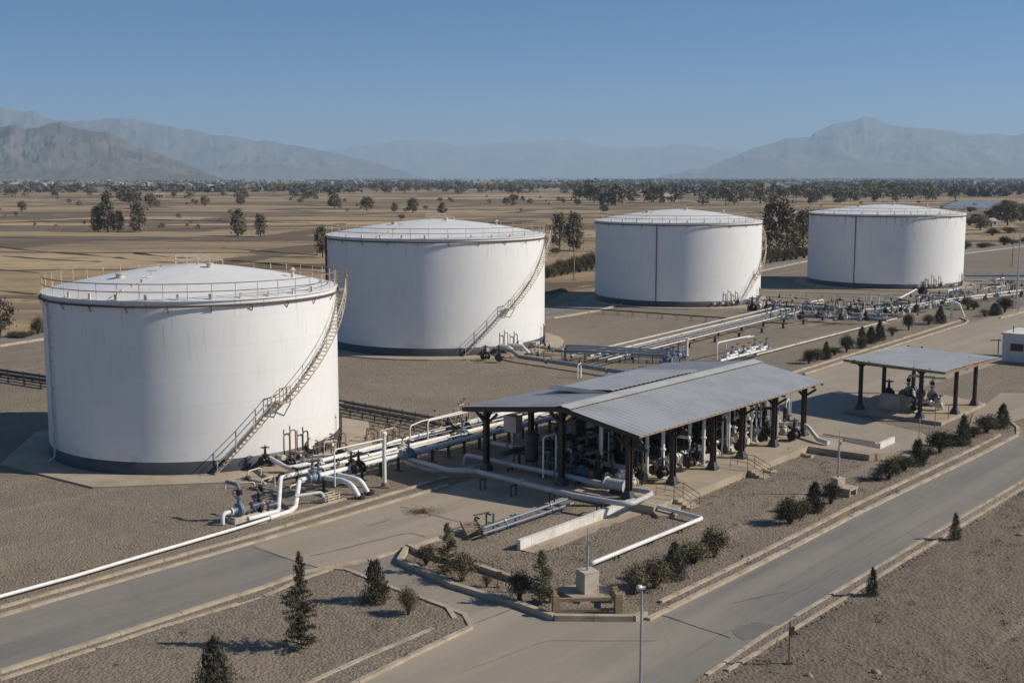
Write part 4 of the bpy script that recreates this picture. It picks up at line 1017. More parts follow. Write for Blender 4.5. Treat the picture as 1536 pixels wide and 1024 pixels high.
for k in range(26):
    u, v = rr.uniform(.8,24), rr.uniform(-9.5,-1.0); q = Q(u,v,PZ); hh = rr.uniform(1.8,3.4); e = (U if k % 2 else V)*rr.choice((-1,1))*rr.uniform(.6,1.6)
    t = thing('riser_pipe', 'thin upright bent pipe among the pumps under the long roof', 'pipe', q, 'thin risers in the shed'); b = MB()
    b.tube([q, q+Vector((0,0,hh)), q+e+Vector((0,0,hh)), q+e+Vector((0,0,.4))], rr.uniform(.045,.08), 8, bend=.25); b.build('pipe_run', rr.choice(('white_pipe','grey_pipe','old_rust','white_pipe')), t)
    b = MB(); b.torus(q+e*.5+Vector((0,0,hh+.22)), .17, .025, 12, 5); b.cyl(q+e*.5+Vector((0,0,hh)), q+e*.5+Vector((0,0,hh+.24)), .03, 6); b.build('handwheel', 'wheel', t)
t = thing('control_panel', 'grey steel control box on a pole near the rear column of the long shed', 'control box', Q(2.2,-11,PZ))
b = MB(); b.box(Q(2.2,-11,2.9+PZ), (.7,1.1,1.1), ANG); b.build('cabinet', 'galv', t, 0); b = MB(); b.cyl(Q(2.2,-11,PZ), Q(2.2,-11,2.8), .1, 8); b.build('pole', 'galv', t)
# ---- far end of the shed
VK.put(W(1191,652,.95), ANG, 1.2, 'dark valve standing at the far end of the long shed')
t = thing('hydrant', 'dark twin pipe stand with valves behind the far end of the long shed', 'pipe stand', W(1181,641))
q = W(1181,640,.5); b = MB(); b.tube([q-U*.4, q-U*.4+Vector((0,0,2.0)), q+U*.1+Vector((0,0,2.3)), q+U*.1], .1, 8, bend=.2); b.cyl(q+U*.5, q+U*.5+Vector((0,0,4.2)), .04, 6); b.build('pipe_run', 'grey_pipe', t)
b = MB(); b.cyl(q-U*.4+Vector((0,0,.6)), q-U*.4+Vector((0,0,1.6)), .2, 10); b.box(q+Vector((0,0,.1)), (1.2,.6,.2), ANG); b.build('valve_block', 'dark_steel', t)
pipeline('swan_neck_pipe', 'white double bend pipe dropping to the kerb at the far end of the shed', [W(1160,634,1.3), W(1207,637,1.3), W(1214,642,1.2), W(1227,659,.75), W(1243,664,.7)], .16, bend=.7, flg=20)
t = thing('low_wall', 'low white L shaped wall at the far end of the shed platform', 'low wall', W(1317,671))
b = MB(); P3 = PX([(1239,661),(1317,674),(1340,664)])
b.beam(P3[0]+Vector((0,0,.22)), P3[1]+Vector((0,0,.22)), .2, .5); b.beam(P3[1]+Vector((0,0,.23))+V*.05, P3[2]+Vector((0,0,.23)), .22, .52); b.build('wall_body', 'whitewash', t, 0)
b = MB(); b.tube([P3[0]+Vector((0,0,.62))-U*.5, P3[1]+Vector((0,0,.62))-U*.5], .07, 8); b.build('wall_pipe', 'grey_pipe', t)
t = tag((lambda b: (b.tube([W(1183,672,.56), W(1184,678,.3), W(1190,679,.1), W(1197,681,.1), W(1203,681,.09), W(1210,684,.08), W(1217,685.5,.08), W(1224,686,.05)], [.07,.12,.16,.1,.15,.1,.13,.05], 8), b.build('hose', 'sack', keep=tuple(W(1183,676))))[1])(MB()), 'pale rumpled hose lying on gravel at the platform edge', 'hose')
tag((lambda b: (b.tube([W(1140,702,.1), W(1148,706,.14), W(1156,708,.1), W(1163,707,.12), W(1159,705,.1)], [.1,.15,.1,.13,.06], 8), b.build('hose', 'sack', keep=tuple(W(1150,706))))[1])(MB()), 'pale hose coil at the foot of the farther platform steps', 'hose')
# steps with railing
def steps(label, base, du, dv, n, w, rise, mat, rail, wood=False):
    t = thing('steps', label, 'steps', base)
    b = MB()
    for i in range(n):
        z = rise*(n-i); c = base+dv*(.3*i+.15)
        if wood: b.box(c+Vector((0,0,z-.04)), (w,.3,.07), math.atan2(du.y,du.x))
        else: b.box(c+Vector((0,0,z/2)), (w,.298,z), math.atan2(du.y,du.x))
    b.build('step', mat, t, 0)
    b = MB()
    for s in rail:
        e = base+du*(s*w/2); top = rise*n
        f0, f1 = e-dv*1.3+Vector((0,0,top)), e+Vector((0,0,top)); f2 = e+dv*(.3*n)
        if wood: b.beam(f1, f2+Vector((0,0,.02)), .08, .22)
        else:
            b.tube([f0, f0+Vector((0,0,.8)), f1+Vector((0,0,.8)), f2+Vector((0,0,.8)), f2], .022, 6)
            b.tube([f0+Vector((0,0,.5)), f1+Vector((0,0,.5)), f2+Vector((0,0,.5))], .015, 6); b.cyl(f1, f1+Vector((0,0,.8)), .022, 6)
    b.build('handrail', 'wood' if wood else 'old_rust', t)
    return t
steps('concrete steps with a thin rusty railing near the near shed corner', Q(2.2,2.2,0), U, V, 4, 1.05, .125, 'slab', (-1,1))
steps('concrete steps with a thin rusty railing halfway along the shed platform', Q(11.6,2.1,0), U, V, 4, 1.0, .125, 'slab', (-1,1))
DV = (W(722,814)-W(700,796)).normalized()
steps('small weathered timber steps beside the thin blue pipes', W(703,797), Vector((-DV.y,DV.x,0)), DV, 5, .95, .12, 'wood', (-1,1), True)
# ---- pale blue pipes at the foot of the steps
pipeline('thin_pipe', 'pale blue grey pipe running from the timber steps to the shed', [W(716,797,.1), W(720,793,.75), W(857,746,.75)], .085, 'blue_pipe', bend=.3, flg=3, fm='galv')
pipeline('thin_pipe', 'lower dark blue pipe of the pair beside the timber steps', [W(724,800,.4), W(860,754,.4)], .075, 'blue_pipe', flg=4)
for k, (x, y, l) in enumerate([(740,800,'dark post carrying the thin blue pipes close to the timber steps'),(773,789,'dark post carrying the thin blue pipes halfway to the shed'),(836,770,'dark post carrying the thin blue pipes next to the shed')]):
    q = W(x,y); t = thing('pipe_post', l, 'post', q); b = MB(); b.beam(q, q+Vector((0,0,1.2 if k == 0 else .75)), .12, .12); b.box(q+Vector((0,0,.03)), (.4,.3,.06)); b.build('post', 'blue_pipe', t, 0)
    b = MB(); b.beam(q-V*.4+Vector((0,0,.6)), q+V*.4+Vector((0,0,.6)), .08, .08); b.build('crossbar', 'blue_pipe', t, 0)
q = W(721,792); t = thing('hose_stand', 'low dark hose stand with drooping arms behind the timber steps', 'hose stand', q); b = MB()
for s in (-.5,.5): b.tube([q+U*s, q+U*s+Vector((0,0,.8)), q+U*s+V*.35+Vector((0,0,.75))], .05, 8, bend=.15)
b.tube([q-U*.6+Vector((0,0,.9)), q+U*.8+Vector((0,0,.8))], .045, 8); b.build('stand_frame', 'dark_steel', t)
# ---- white low wall and L-shaped pipe
t = thing('bund_wall', 'long low whitewashed wall leading from the gravel to the near shed corner', 'low wall', W(778,824))
a, c = W(778,825), W(957,758); d = (c-a).normalized(); nn = Vector((-d.y,d.x,0)); b = MB(); L = (c-a).length; k = 12
for i in range(k): b.beam(a+d*(L*i/k)+Vector((0,0,.28)), a+d*(L*(i+1)/k-.015)+Vector((0,0,.28)), .24+.01*(i % 2), .6)
b.build('wall_body', 'whitewash', t, 0)
b = MB(); b.prism([a-nn*.15,c-nn*.15,c-nn*1.25,a-nn*1.25], -.02, .06); struct(b.build('footpath', 'slab', smooth=0))
pipeline('pipeline', 'white pipe turning a right angle over the stones in front of the shed', [W(884,851,-.05), W(886,845,.42), W(1054,776.5,.42), W(975,756.5,.42), W(950,750,.42)], .12, bend=.3, flg=11)
for x, y in ((925,832),(975,811),(1020,793),(1010,768)): put_support(W(x,y,.3), .5, ANG+PI/2, 'tiny support under the right angled white pipe', 'supports under the right angled pipe')

# ---- dark pipe racks running across behind the tanks
def rack(label, a, c, n, sp, r, mat, z0=.45, posts=8, arch=False):
    t = thing('pipe_rack', label, 'pipe rack', tuple(a)); d = (c-a).normalized(); nn = Vector((-d.y,d.x,0)); L = (c-a).length
    for i in range(n):
        b = MB(); z = z0+.28*(i % 3); o = nn*(sp*i)+Vector((0,0,z))
        pts = [a+o, c+o]
        if arch: pts = [a+nn*(sp*i), a+o+Vector((0,0,.5)), a+o+d*2.5+Vector((0,0,.45)), c+o]
        b.tube(pts, r*(1 if i % 2 else .75), 8, bend=.4); b.build('pipe_run', mat, t)
    b = MB()
    for k in range(posts):
        q = a+d*(L*(k+.5)/posts); b.cyl(q-nn*.1, q-nn*.1+Vector((0,0,z0+.5)), .05, 6); b.cyl(q+nn*(sp*n), q+nn*(sp*n)+Vector((0,0,z0+.5)), .05, 6); b.beam(q-nn*.2+Vector((0,0,z0-.1)), q+nn*(sp*n+.1)+Vector((0,0,z0-.1)), .07, .07)
    build_split(b, 'rack_post', 'dark_steel', t); return t
rack('dark pipe rack passing behind the nearest tank into the left edge of the view', W(-150,549), W(75,584), 5, .32, .12, 'dark_pipe', .5, 10)
rack('dark pipe rack between the nearest tank and the main white pipes', W(500,620), W(652,649), 5, .32, .12, 'dark_pipe', .5, 8)
rack('dark blue pipe rack with arched ends behind the long shed', W(846,543), W(1030,546), 6, .45, .10, 'blue_pipe', .5, 9, True)
pipeline('pipeline', 'big grey pipe from the second tank towards the long shed', [W(752,521,.9), W(770,527,.9), W(778,534.5,.6), W(960,562,.6), W(1010,570,.6)], .23, 'mid_pipe', bend=.9, flg=7)
pipeline('pipeline', 'thin dark pipe from the second tank above the big grey pipe', [W(800,520,.5), W(848,527,.5), W(930,537,.5)], .09, 'dark_steel', flg=6)
pipeline('branch_pipe', 'left white bent pipe at the foot of the second tank', [W(744,516,1.0), W(764,521,1.1), W(775,533,.3)], .2, bend=.5, flg=9)
pipeline('branch_pipe', 'right white bent pipe at the foot of the second tank', [W(762,516,1.0), W(783,518.5,1.1), W(794,530,.3)], .18, bend=.5, flg=9)
for k, (x, y, l) in enumerate([(743,514,'dark valve on the left nozzle of the second tank'),(733,523,'dark low valve left of the second tank nozzles'),(757,512,'dark valve on the right nozzle of the second tank'),(728,534,'dark low valve on the gravel in front of the second tank'),(748,537,'dark valve beside the low one in front of the second tank')]):
    VK.put(W(x,y,.5), ANG+k, 1.2, l)
t = thing('pole_stand', 'pale pole with a bent arm beside the big grey pipe', 'post', W(871,566)); b = MB(); q = W(871,566); b.tube([q, q+Vector((0,0,zat(q,548)))], .09, 8); b.tube([q-U*.5, q-U*.5+Vector((0,0,1.3)), q+Vector((0,0,1.5))], .06, 6); b.build('pole', 'white_pipe', t)
for k in range(18):
    q = W(740,525)+U*rr.uniform(-3,6)+V*rr.uniform(-2,9); h = rr.uniform(.4,1.2); e = (U if rr.random() < .5 else V)*rr.choice((-1,1))*rr.uniform(.8,4)
    t = thing('drain_line', 'low rusty or grey pipe among the valves at the foot of the second tank', 'pipe', q, 'low pipes at the second tank'); b = MB(); b.tube([q, q+Vector((0,0,h)), q+e+Vector((0,0,h)), q+e], rr.uniform(.05,.09), 6, bend=.2); b.build('pipe_run', rr.choice(('old_rust','rail_white','dark_pipe','grey_pipe')), t)
    b = MB(); b.lathe(q+e*.5+Vector((0,0,h)), [(.0,-.14),(.17,-.12),(.17,.12),(.05,.18),(.05,.45),(0,.45)], 8); b.build('valve', rr.choice(('black','blue_pipe')), t)
# ---- rear white pipe bundle to the right
for k, (x0,y0,x1,y1,r,l) in enumerate([(905,524,1153,462,.10,'rearmost white pipe of the bundle crossing behind the long shed'),(932,525,1160,466,.13,'thick white pipe second from the rear in the bundle behind the shed'),(928,529,1150,472,.09,'thin white pipe in the middle of the bundle behind the shed'),(958,530,1180,471,.11,'front white pipe of the bundle behind the shed'),(945,529,1165,471,.08,'thin pipe just behind the front pipe of the rear bundle')]):
    pipeline('pipeline', l, [W(x0,y0,.8)-U*6, W(x1,y1,.8)+U*4], r, 'mid_pipe' if k in (2,4) else 'dusty_pipe', flg=6)
for i in range(13):
    q = W(932,529,.62)+U*(i*6.0); put_support(q, 3.6, ANG, 'short dark support under the white pipe bundle behind the shed', 'supports under the rear white pipes')
t = thing('standpipe', 'white standpipe at the edge of the rear pipe bundle behind the long shed', 'standpipe', W(1030,538)); q = W(1030,538); b = MB(); b.cyl(q, q+Vector((0,0,zat(q,509))), .16, 10); b.box(q+Vector((0,0,.2)), (.5,.5,.4)); b.lathe((q.x,q.y,zat(q,509)), [(.16,0),(.24,.02),(.24,.16),(0,.2)], 10); b.build('pole', 'white_pipe', t)
for k, (x,y,l) in enumerate([(1018,533,'dark valve at the right end of the blue pipe rack'),(1010,538,'second dark valve at the right end of the blue pipe rack'),(1001,541,'third dark valve at the right end of the blue pipe rack')]): VB.put(W(x,y,.9), ANG+k, 1.4, l)
# ---- skid with arch behind the far end of the roof
q = W(1075,541); h = zat(q, 514); t = thing('pipe_arch', 'white arch pipe frame over the valve skid behind the far roof end', 'pipe frame', q); b = MB(); a = q+Vector((0,0,h)); b.tube([q, a, a+U*7.5], .09, 8, bend=.4); b.tube([q+U*2.5-V*.3, a+U*2.5-V*.3+Vector((0,0,-.2)), a+U*9-V*.3+Vector((0,0,-.2))], .06, 8, bend=.3); b.tube([a+U*8+V*.3+Vector((0,0,-1.4)), a+U*9.5+V*1.5+Vector((0,0,-1.4)), q+U*9.5+V*1.8], .07, 8, bend=.4); b.build('frame_pipe', 'white_pipe', t)
for k in range(3): pipeline('skid_pipe', ('front','middle','rear')[k]+' white pipe of the valve skid behind the far roof end', [W(1080+k*5,541-k*5,.9), W(1148+k*2,524-k*4,.9)], .14, 'white_pipe', flg=2.2)
for k in range(8): (VB if k % 2 else VC).put(W(1090+k*8.5,536.5-k*2.2-(k % 3)*3,.95), ANG, .9, 'valve on the white pipe skid behind the far roof end', 'valves of the far skid')
pipeline('pipeline', 'long thin white pipe running beside the upper road towards the farthest tank', [W(1120,535.5,.25), W(1160,525.5,.25), W(1335,480,.25), W(1345,477.5,.25)], .10, 'dusty_pipe', flg=12)
# ---- manifold field in front of tanks three and four
pipeline('pipeline', 'white pipe with a dropped end left of the manifolds in front of the farthest tank', [W(1293,474,.1), W(1294,464.5,1.0), W(1330,463,1.0), W(1432,448,1.0), W(1560,432,1.0)], .17, 'dusty_pipe', bend=.6, flg=8)
pipeline('pipeline', 'second white pipe running right from the manifolds in front of the farthest tank', [W(1330,466,.8), W(1440,450,.8), W(1560,437,.8)], .12, 'dusty_pipe', flg=8)
pipeline('pipeline', 'grey pipe running from the third tank manifold towards the right', [W(1165,458,.8), W(1275,463,.8), W(1283,460,.8)], .2, 'grey_pipe', flg=6)
pipeline('pipeline', 'dark grey pipe lying in front of the third tank manifold', [W(1180,473,.7), W(1330,480,.7)], .2, 'blue_pipe', flg=7)
pipeline('pipeline', 'thin grey pipe between the third tank and the manifolds', [W(1180,467,.6), W(1340,472,.6)], .12, 'grey_pipe', flg=7)
q = W(1317,472); h = zat(q, 442); t = thing('pipe_arch', 'tall white pipe frame in front of the farthest tank', 'pipe frame', q); b = MB(); a = q+Vector((0,0,h)); b.tube([q, a, W(1350,447,h-.2)+U*0, W(1374,434,h-.6)+Vector((0,0,0))], .12, 8, bend=.4); b.tube([W(1305,466), W(1305,466)+Vector((0,0,h*.8)), a+Vector((0,0,-h*.2))], .1, 8, bend=.3); b.build('frame_pipe', 'white_pipe', t)
r = random.Random(5)
for k in range(34):
    x = r.uniform(1148,1300); y = 462+r.uniform(-5,14)+(x-1150)*.03
    (VB, VK, VC)[k % 3].put(W(x,y,.8), r.uniform(0,3), r.uniform(.7,1.1), ('blue grey','dark','pale')[k % 3]+' valve in the crowded manifold by the third tank', 'valves of the third tank manifold')
for k in range(30):
    x = r.uniform(1318,1440); y = 471-(x-1318)*.19+r.uniform(-5,6)
    (VB, VK, VC)[k % 3].put(W(x,y,.9), r.uniform(0,3), r.uniform(.55,.95), ('blue grey','dark','pale')[k % 3]+' valve in the manifold in front of the farthest tank', 'valves of the farthest tank manifold')
for k in range(14):
    x = r.uniform(1445,1560); y = 452-(x-1445)*.1+r.uniform(-8,6)
    (VB, VK)[k % 2].put(W(x,y,.9), r.uniform(0,3), r.uniform(.55,.95), ('blue grey','dark')[k % 2]+' valve in the pipe field at the right edge', 'valves at the right edge')
for lab, x0, x1, f0, n in (('low pipe in the crowded manifold by the third tank',1145,1310,lambda x: 463+(x-1150)*.05,46),('low pipe in the manifold in front of the farthest tank',1315,1445,lambda x: 470-(x-1318)*.17,40),('low pipe in the pipe field at the right edge',1450,1560,lambda x: 440-(x-1445)*.12,24)):
    for k in range(n):
        x = r.uniform(x0,x1); q = W(x, f0(x)+r.uniform(-7,9)); h = r.uniform(.4,1.5); e = (U if r.random() < .45 else V)*r.choice((-1,1))*r.uniform(.8,5)
        t = thing('manifold_pipe', lab, 'pipe', q, lab.replace('pipe', 'pipes', 1)); b = MB(); b.tube([q, q+Vector((0,0,h)), q+e+Vector((0,0,h)), q+e], r.uniform(.06,.14), 6, bend=.25); b.build('pipe_run', r.choice(('white_pipe','grey_pipe','old_rust','blue_pipe','rail_white','dark_pipe')), t)
        b = MB(); b.lathe(q+e*.5+Vector((0,0,h)), [(.0,-.16),(.2,-.14),(.2,.14),(.06,.2),(.06,.5),(0,.5)], 8); b.build('valve', r.choice(('black','blue_pipe','cream')), t)
pipeline('pipeline', 'blue grey pipe right of the farthest tank, upper one', [W(1448,413,.7), W(1560,413,.7)], .25, 'blue_pipe', flg=9)
pipeline('pipeline', 'blue grey pipe right of the farthest tank, lower one', [W(1448,421,.7), W(1560,419,.7)], .2, 'blue_pipe', flg=9)
pipeline('pipeline', 'thin dark pipe on posts in front of the third tank', [W(800,460,.6), W(900,464,.6), W(1090,477,.6)], .09, 'dark_steel', flg=9)
pipeline('pipeline', 'thin pale pipe in front of the farthest tank', [W(1145,437,.6), W(1180,437.5,.6), W(1330,442,.6), W(1420,444,.6)], .1, 'grey_pipe', flg=9)
for k in range(9): put_support(W(905+k*22,466.5+k*1.5,.55), .3, ANG, 'short post under the thin dark pipe by the third tank', 'posts under the thin dark pipe')
for k in range(9): put_support(W(1185+k*24,441+k*.8,.55), .3, ANG, 'short post under the thin pale pipe by the farthest tank', 'posts under the thin pale pipe')
for k, (x, y, l) in enumerate([(1128,462,'dark valve on the base of the third tank near its stair'),(1138,459,'pale valve on the base of the third tank right of its stair'),(1384,437,'dark valve on the base of the farthest tank')]): (VK, VC, VK)[k].put(W(x,y,.7), k, 1.7, l)
# ---- equipment under the small shelter
q = W(1337,613,.3); t = thing('concrete_block', 'pale concrete block on the slab of the small shelter', 'block', q); b = MB(); vs = []
for z, w, d in ((0,.95,.55),(1.0,.95,.55),(1.25,.9,.5)):
    for sx, sy in ((-1,-1),(1,-1),(1,1),(-1,1)): p_ = q+V*(sx*w)+U*(sy*d)+Vector((0,0,z)); vs.append(p_)
b.add(vs, [(i+4*k,(i+1)%4+4*k,(i+1)%4+4+4*k,i+4+4*k) for k in range(2) for i in range(4)]+[(8,9,10,11)]); b.build('block_body', 'pale_concrete', t, 0)
b = MB(); b.add([q+V*.96+U*-.5+Vector((0,0,.0)), q+V*2.2+U*-.5, q+V*.96+U*-.5+Vector((0,0,1.2)), q+V*.96+U*.5+Vector((0,0,.0)), q+V*2.2+U*.5, q+V*.96+U*.5+Vector((0,0,1.2))], [(0,1,2),(5,4,3),(1,4,5,2)]); b.build('ramp', 'slab', t, 0)
for k, (x, y, l) in enumerate([(1358,600,'cream pump behind the concrete block under the small shelter'),(1380,603,'cream pump in the middle of the small shelter'),(1400,606,'cream pump towards the right of the small shelter')]): PUMP.put(W(x,y,.3), ANG+.3*k, .95, l)
for k, (x, y, l) in enumerate([(1333,591,'dark tall valve left of the pumps in the small shelter'),(1366,598,'dark valve between pumps in the small shelter'),(1372,611,'low dark valve at the front of the small shelter'),(1410,607,'pale valve at the right end of the small shelter pumps')]): (VK, VK, VK, VC)[k].put(W(x,y,.8), ANG, 1.3 if k == 0 else .9, l)
pipeline('header_pipe', 'white pipe joining the pumps of the small shelter', [W(1350,596,.9), W(1412,606,.9), W(1414,612,.4)], .13, bend=.4, flg=2)
t = thing('hand_rail', 'thin rusty rail post at the front edge of the small shelter slab', 'rail', W(1402,640)); b = MB(); q = W(1402,642); b.cyl(q, q+Vector((0,0,2.2)), .035, 6); b.cyl(q+U*3+Vector((0,0,.2)), q+U*3+Vector((0,0,1.5)), .03, 6); b.build('post', 'rust', t)

# ------------------------------------------------------------------ poles, posts, hut
q = W(959,1130); h = zat(q, 884)
t = thing('street_lamp', 'slim grey lamp post with a small white head at the road junction', 'street lamp', q)
b = MB(); b.tube([q, q+Vector((0,0,h))], [.062,.04], 10); b.build('pole', 'galv', t)
b = MB(); b.tube([q+Vector((0,0,h-.02)), q+Vector((-.02,0,h+.12)), q+Vector((-.16,-.05,h+.1))], .035, 8); b.tube([q+Vector((0,0,h-.5)), q+Vector((-.22,0,h-.25)), q+Vector((-.2,0,h-.02))], .012, 5); b.build('arm', 'galv', t)
b = MB(); b.lathe((q.x-.08,q.y,h+.08), [(0,-.05),(.09,-.04),(.12,.02),(.07,.08),(0,.09)], 12); b.box((q.x+.05,q.y,h+.07), (.14,.12,.08)); b.build('lamp_head', 'white_pipe', t)
def plinth_pole(label, base, w, hh, top, padw, padh=.12):
    t = thing('plinth_mast', label, 'mast', base)
    b = MB(); b.box(base+Vector((0,0,padh+hh/2)), (w,w,hh), .5); b.box(base+Vector((0,0,padh+hh+.015)), (w*1.04,w*1.04,.05), .5); b.build('plinth', 'pale_concrete', t, 0)
    b = MB(); b.prism([base+Vector((math.cos(a)*padw, math.sin(a)*padw*.8, 0)) for a in (.5-.8,.5+.8,.5+.8+1.57,.5+2.4+1.57)], -.02, padh); b.build('plinth_pad', 'slab', t, 0)
    b = MB(); z0 = hh+padh; b.tube([base+Vector((0,0,z0)), base+Vector((0,0,top-.9))], .06, 10); b.cyl(base+Vector((0,0,z0+(top-z0)*.4)), base+Vector((0,0,z0+(top-z0)*.45)), .085, 10)
    b.tube([base+Vector((0,0,top-.9)), base+Vector((0,0,top))], [.045,.02], 8); b.box(base+Vector((.05,0,top-.8)), (.16,.1,.2)); b.build('mast_pole', 'galv', t)
    return t
q = W(881,893); plinth_pole('grey mast on a tall concrete block at the planted corner of the junction', q, .8, 1.0, zat(q,789), 1.75, .25)
q = W(1256,744); plinth_pole('grey mast on a concrete block in the shrub row along the road', q, .62, 1.05, zat(q,646), .95, .12)
t = thing('concrete_bench', 'low concrete shelf beside the mast in the shrub row', 'bench', W(1272,745)); b = MB(); q = W(1272,744); b.box(q+Vector((0,0,.55)), (1.2,.8,.12), ANG); b.box(q-U*.5+Vector((0,0,.25)), (.15,.7,.5), ANG); b.box(q+U*.5+Vector((0,0,.25)), (.15,.7,.5), ANG); b.build('shelf', 'slab', t, 0)
# guard rail of concrete posts at the corner
t = thing('guard_rail', 'low rail of weathered concrete posts and beams at the junction corner', 'guard rail', W(880,925))
for x, y, hh in ((834,925,.95),(927,922,.95),(830,905,.8),(922,905,.75)):
    b = MB(); q = W(x,y); b.box(q+Vector((0,0,hh/2)), (.34,.3,hh), .2); b.box(q+Vector((0,0,hh+.03)), (.26,.22,.08), .2); b.build('post', 'wood', t, 0)
b = MB(); b.beam(W(837,925)+Vector((0,0,.82)), W(925,922)+Vector((0,0,.8)), .16, .15); b.beam(W(837,925)+Vector((0,0,.3)), W(925,922)+Vector((0,0,.28)), .12, .12); b.beam(W(834,923)+Vector((0,0,.75)), W(831,907)+Vector((0,0,.7)), .12, .14); b.beam(W(926,921)+Vector((0,0,.7)), W(923,907)+Vector((0,0,.66)), .12, .14); b.build('rail_beam', 'wood', t, 0)
for x, y, hh, l in ((747,883,.9,'little dark stump post among the corner shrubs'),(1183.7,997,1.9,'thin rusty sign post on the dirt beside the main road')):
    q = W(x,y); t = thing('marker_post', l, 'post', q); b = MB(); b.cyl(q, q+Vector((0,0,hh)), .045, 8); b.box(q+Vector((0,0,.1)), (.2,.2,.2)); b.build('post', 'rust', t)
    b = MB(); b.box(q+Vector((.05,-.03,hh*.78)), (.26,.04,.36), .3); b.build('plate', 'dark_steel', t, 0)
for x, y, top, r, l in ((1377,692,625,.05,'thin grey pole standing in the shrub row in front of the small shelter'),(1524,462,347,.13,'tall grey mast among the pipes at the right edge'),(1527,470,443,.07,'short grey pole just in front of the tall mast at the right edge'),(861,419,366,.13,'wooden utility pole between the second and third tanks'),(1518,400,352,.1,'thin wooden pole beyond the yard at the right edge'),(1371,466,440,.08,'thin white pole behind the manifolds of the farthest tank')):
    q = W(x,y); hh = zat(q, top); t = thing('pole', l, 'pole', q); b = MB(); b.tube([q, q+Vector((0,0,hh*.5)), q+Vector((0,0,hh))], [r,r*.9,r*.6], 8); b.cyl(q+Vector((0,0,hh*.33)), q+Vector((0,0,hh*.35)), r*1.5, 8); b.build('pole_shaft', 'wood' if 'wooden' in l else 'galv', t); b = MB(); b.box(q+Vector((0,0,.1)), (r*6,r*6,.2)); b.build('pole_base', 'pale_concrete', t, 0)
t = thing('standpipe', 'white bent standpipe at the end of the upper kerb near round shrubs', 'standpipe', W(1427,477)); q = W(1427,477); b = MB(); b.tube([q, q+Vector((0,0,2.2)), q+U*.5+V*.8+Vector((0,0,2.2)), q+U*.9+V*1.5+Vector((0,0,.2))], .16, 8, bend=.8); b.box(q+Vector((0,0,2.3)), (.7,.4,.3)); b.build('pole', 'white_pipe', t)
# hut at the right edge
t = thing('site_hut', 'white flat roofed hut with a dark window at the right edge', 'hut', W(1502,540))
e = Vector((1,.0,0)); A = W(1502,541); hh = zat(A, 501); d2 = U; e = V
b = MB(); b.prism([A, A+e*9, A+e*9+d2*5.5, A+d2*5.5], -.02, hh); b.build('wall', 'wall_white', t, 0)
b = MB(); b.prism([A-e*.15-d2*.15, A+e*9.2-d2*.15, A+e*9.2+d2*5.7, A-e*.15+d2*5.7], hh+.003, hh+.18, True); b.build('roof', 'whitewash', t, 0)
for k, x in enumerate((1.6, 4.2)):
    b = MB(); c = A+e*x-d2*.02+Vector((0,0,hh*.55)); b.beam(c-e*.75, c+e*.75, .08, .9); w_ = b.build('window', 'rail_white', t, 0); b = MB(); b.beam(c-e*.68-d2*.05, c+e*.68-d2*.05, .03, .78); b.build('pane', 'glass', w_, 0)
b = MB(); c = A+e*6.6-d2*.03; b.beam(c+Vector((0,0,1.0)), c+e*.95+Vector((0,0,1.0)), .08, 2.0); b.build('door', 'galv', t, 0)
b = MB()
for k in range(30): b.beam(A+e*(.15+.3*k)-d2*.012+Vector((0,0,.05)), A+e*(.15+.3*k)-d2*.012+Vector((0,0,hh-.05)), .03, .03)
b.build('cladding_rib', 'wall_white', t, 0)
b = MB(); b.cyl(A+e*.8+d2*1+Vector((0,0,hh)), A+e*.8+d2*1+Vector((0,0,hh+.9)), .05, 6); b.cyl(A+e*3.5+d2*2+Vector((0,0,hh)), A+e*3.5+d2*2+Vector((0,0,hh+.6)), .2, 8); b.build('roof_vent', 'dark_steel', t)
q = W(1497,531); t = thing('signpost', 'small dark post with a crossbar left of the white hut', 'post', q); b = MB(); b.cyl(q, q+Vector((0,0,1.7)), .06, 6); b.beam(q+Vector((-.9,0,1.6)), q+Vector((.3,0,1.6)), .08, .1); b.build('post', 'dark_steel', t)
# single rocks
def rock(label, x, y, s):
    q = W(x,y,.05); r = random.Random(int(x*7)); n = 9; vs = []; fs = []
    for j, (z, w) in enumerate(((0,.9),(.35,1.0),(.75,.75))):
        for i in range(n): a = 2*PI*i/n; k = w*s*r.uniform(.75,1.1); vs.append((q.x+k*math.cos(a), q.y+k*.8*math.sin(a), q.z-.1+z*s*r.uniform(.95,1.25)))
    vs.append((q.x, q.y, q.z+s*.85)); 
    for j in range(2):
        for i in range(n): fs.append((j*n+i, j*n+(i+1)%n, (j+1)*n+(i+1)%n, (j+1)*n+i))
    for i in range(n): fs.append((2*n+i, 2*n+(i+1)%n, 3*n))
    b = MB(); b.add(vs, fs); tag(b.build('rock', 'stone', keep=tuple(q)), label, 'rock')
for x, y, s, l in ((1369.5,942,.19,'small pale rock in the middle of the dirt right of the road'),(1313,1008,.24,'angular pale rock near the bottom edge right of another rock'),(1213,1014,.24,'pale rock at the bottom edge close to the rusty sign post'),(1531,804,.3,'pale rock at the right edge beyond the cypresses'),(518,879,.24,'pale rock on the island behind the dense bushy conifer'),(538,882,.2,'smaller pale rock on the island next to the dense bushy conifer'),(926,897,.5,'pale broken boulder behind the corner guard rail'),(625,768,.22,'small rock on the concrete road near the drain crack'),(1518,905,.16,'small dark rock on the dirt near the right edge')): rock(l, x, y, s)
t = thing('brush_pile', 'flat heap of dry brush on the concrete road', 'brush pile', W(634,769)); b = MB(); r = random.Random(3); q = W(634,769)
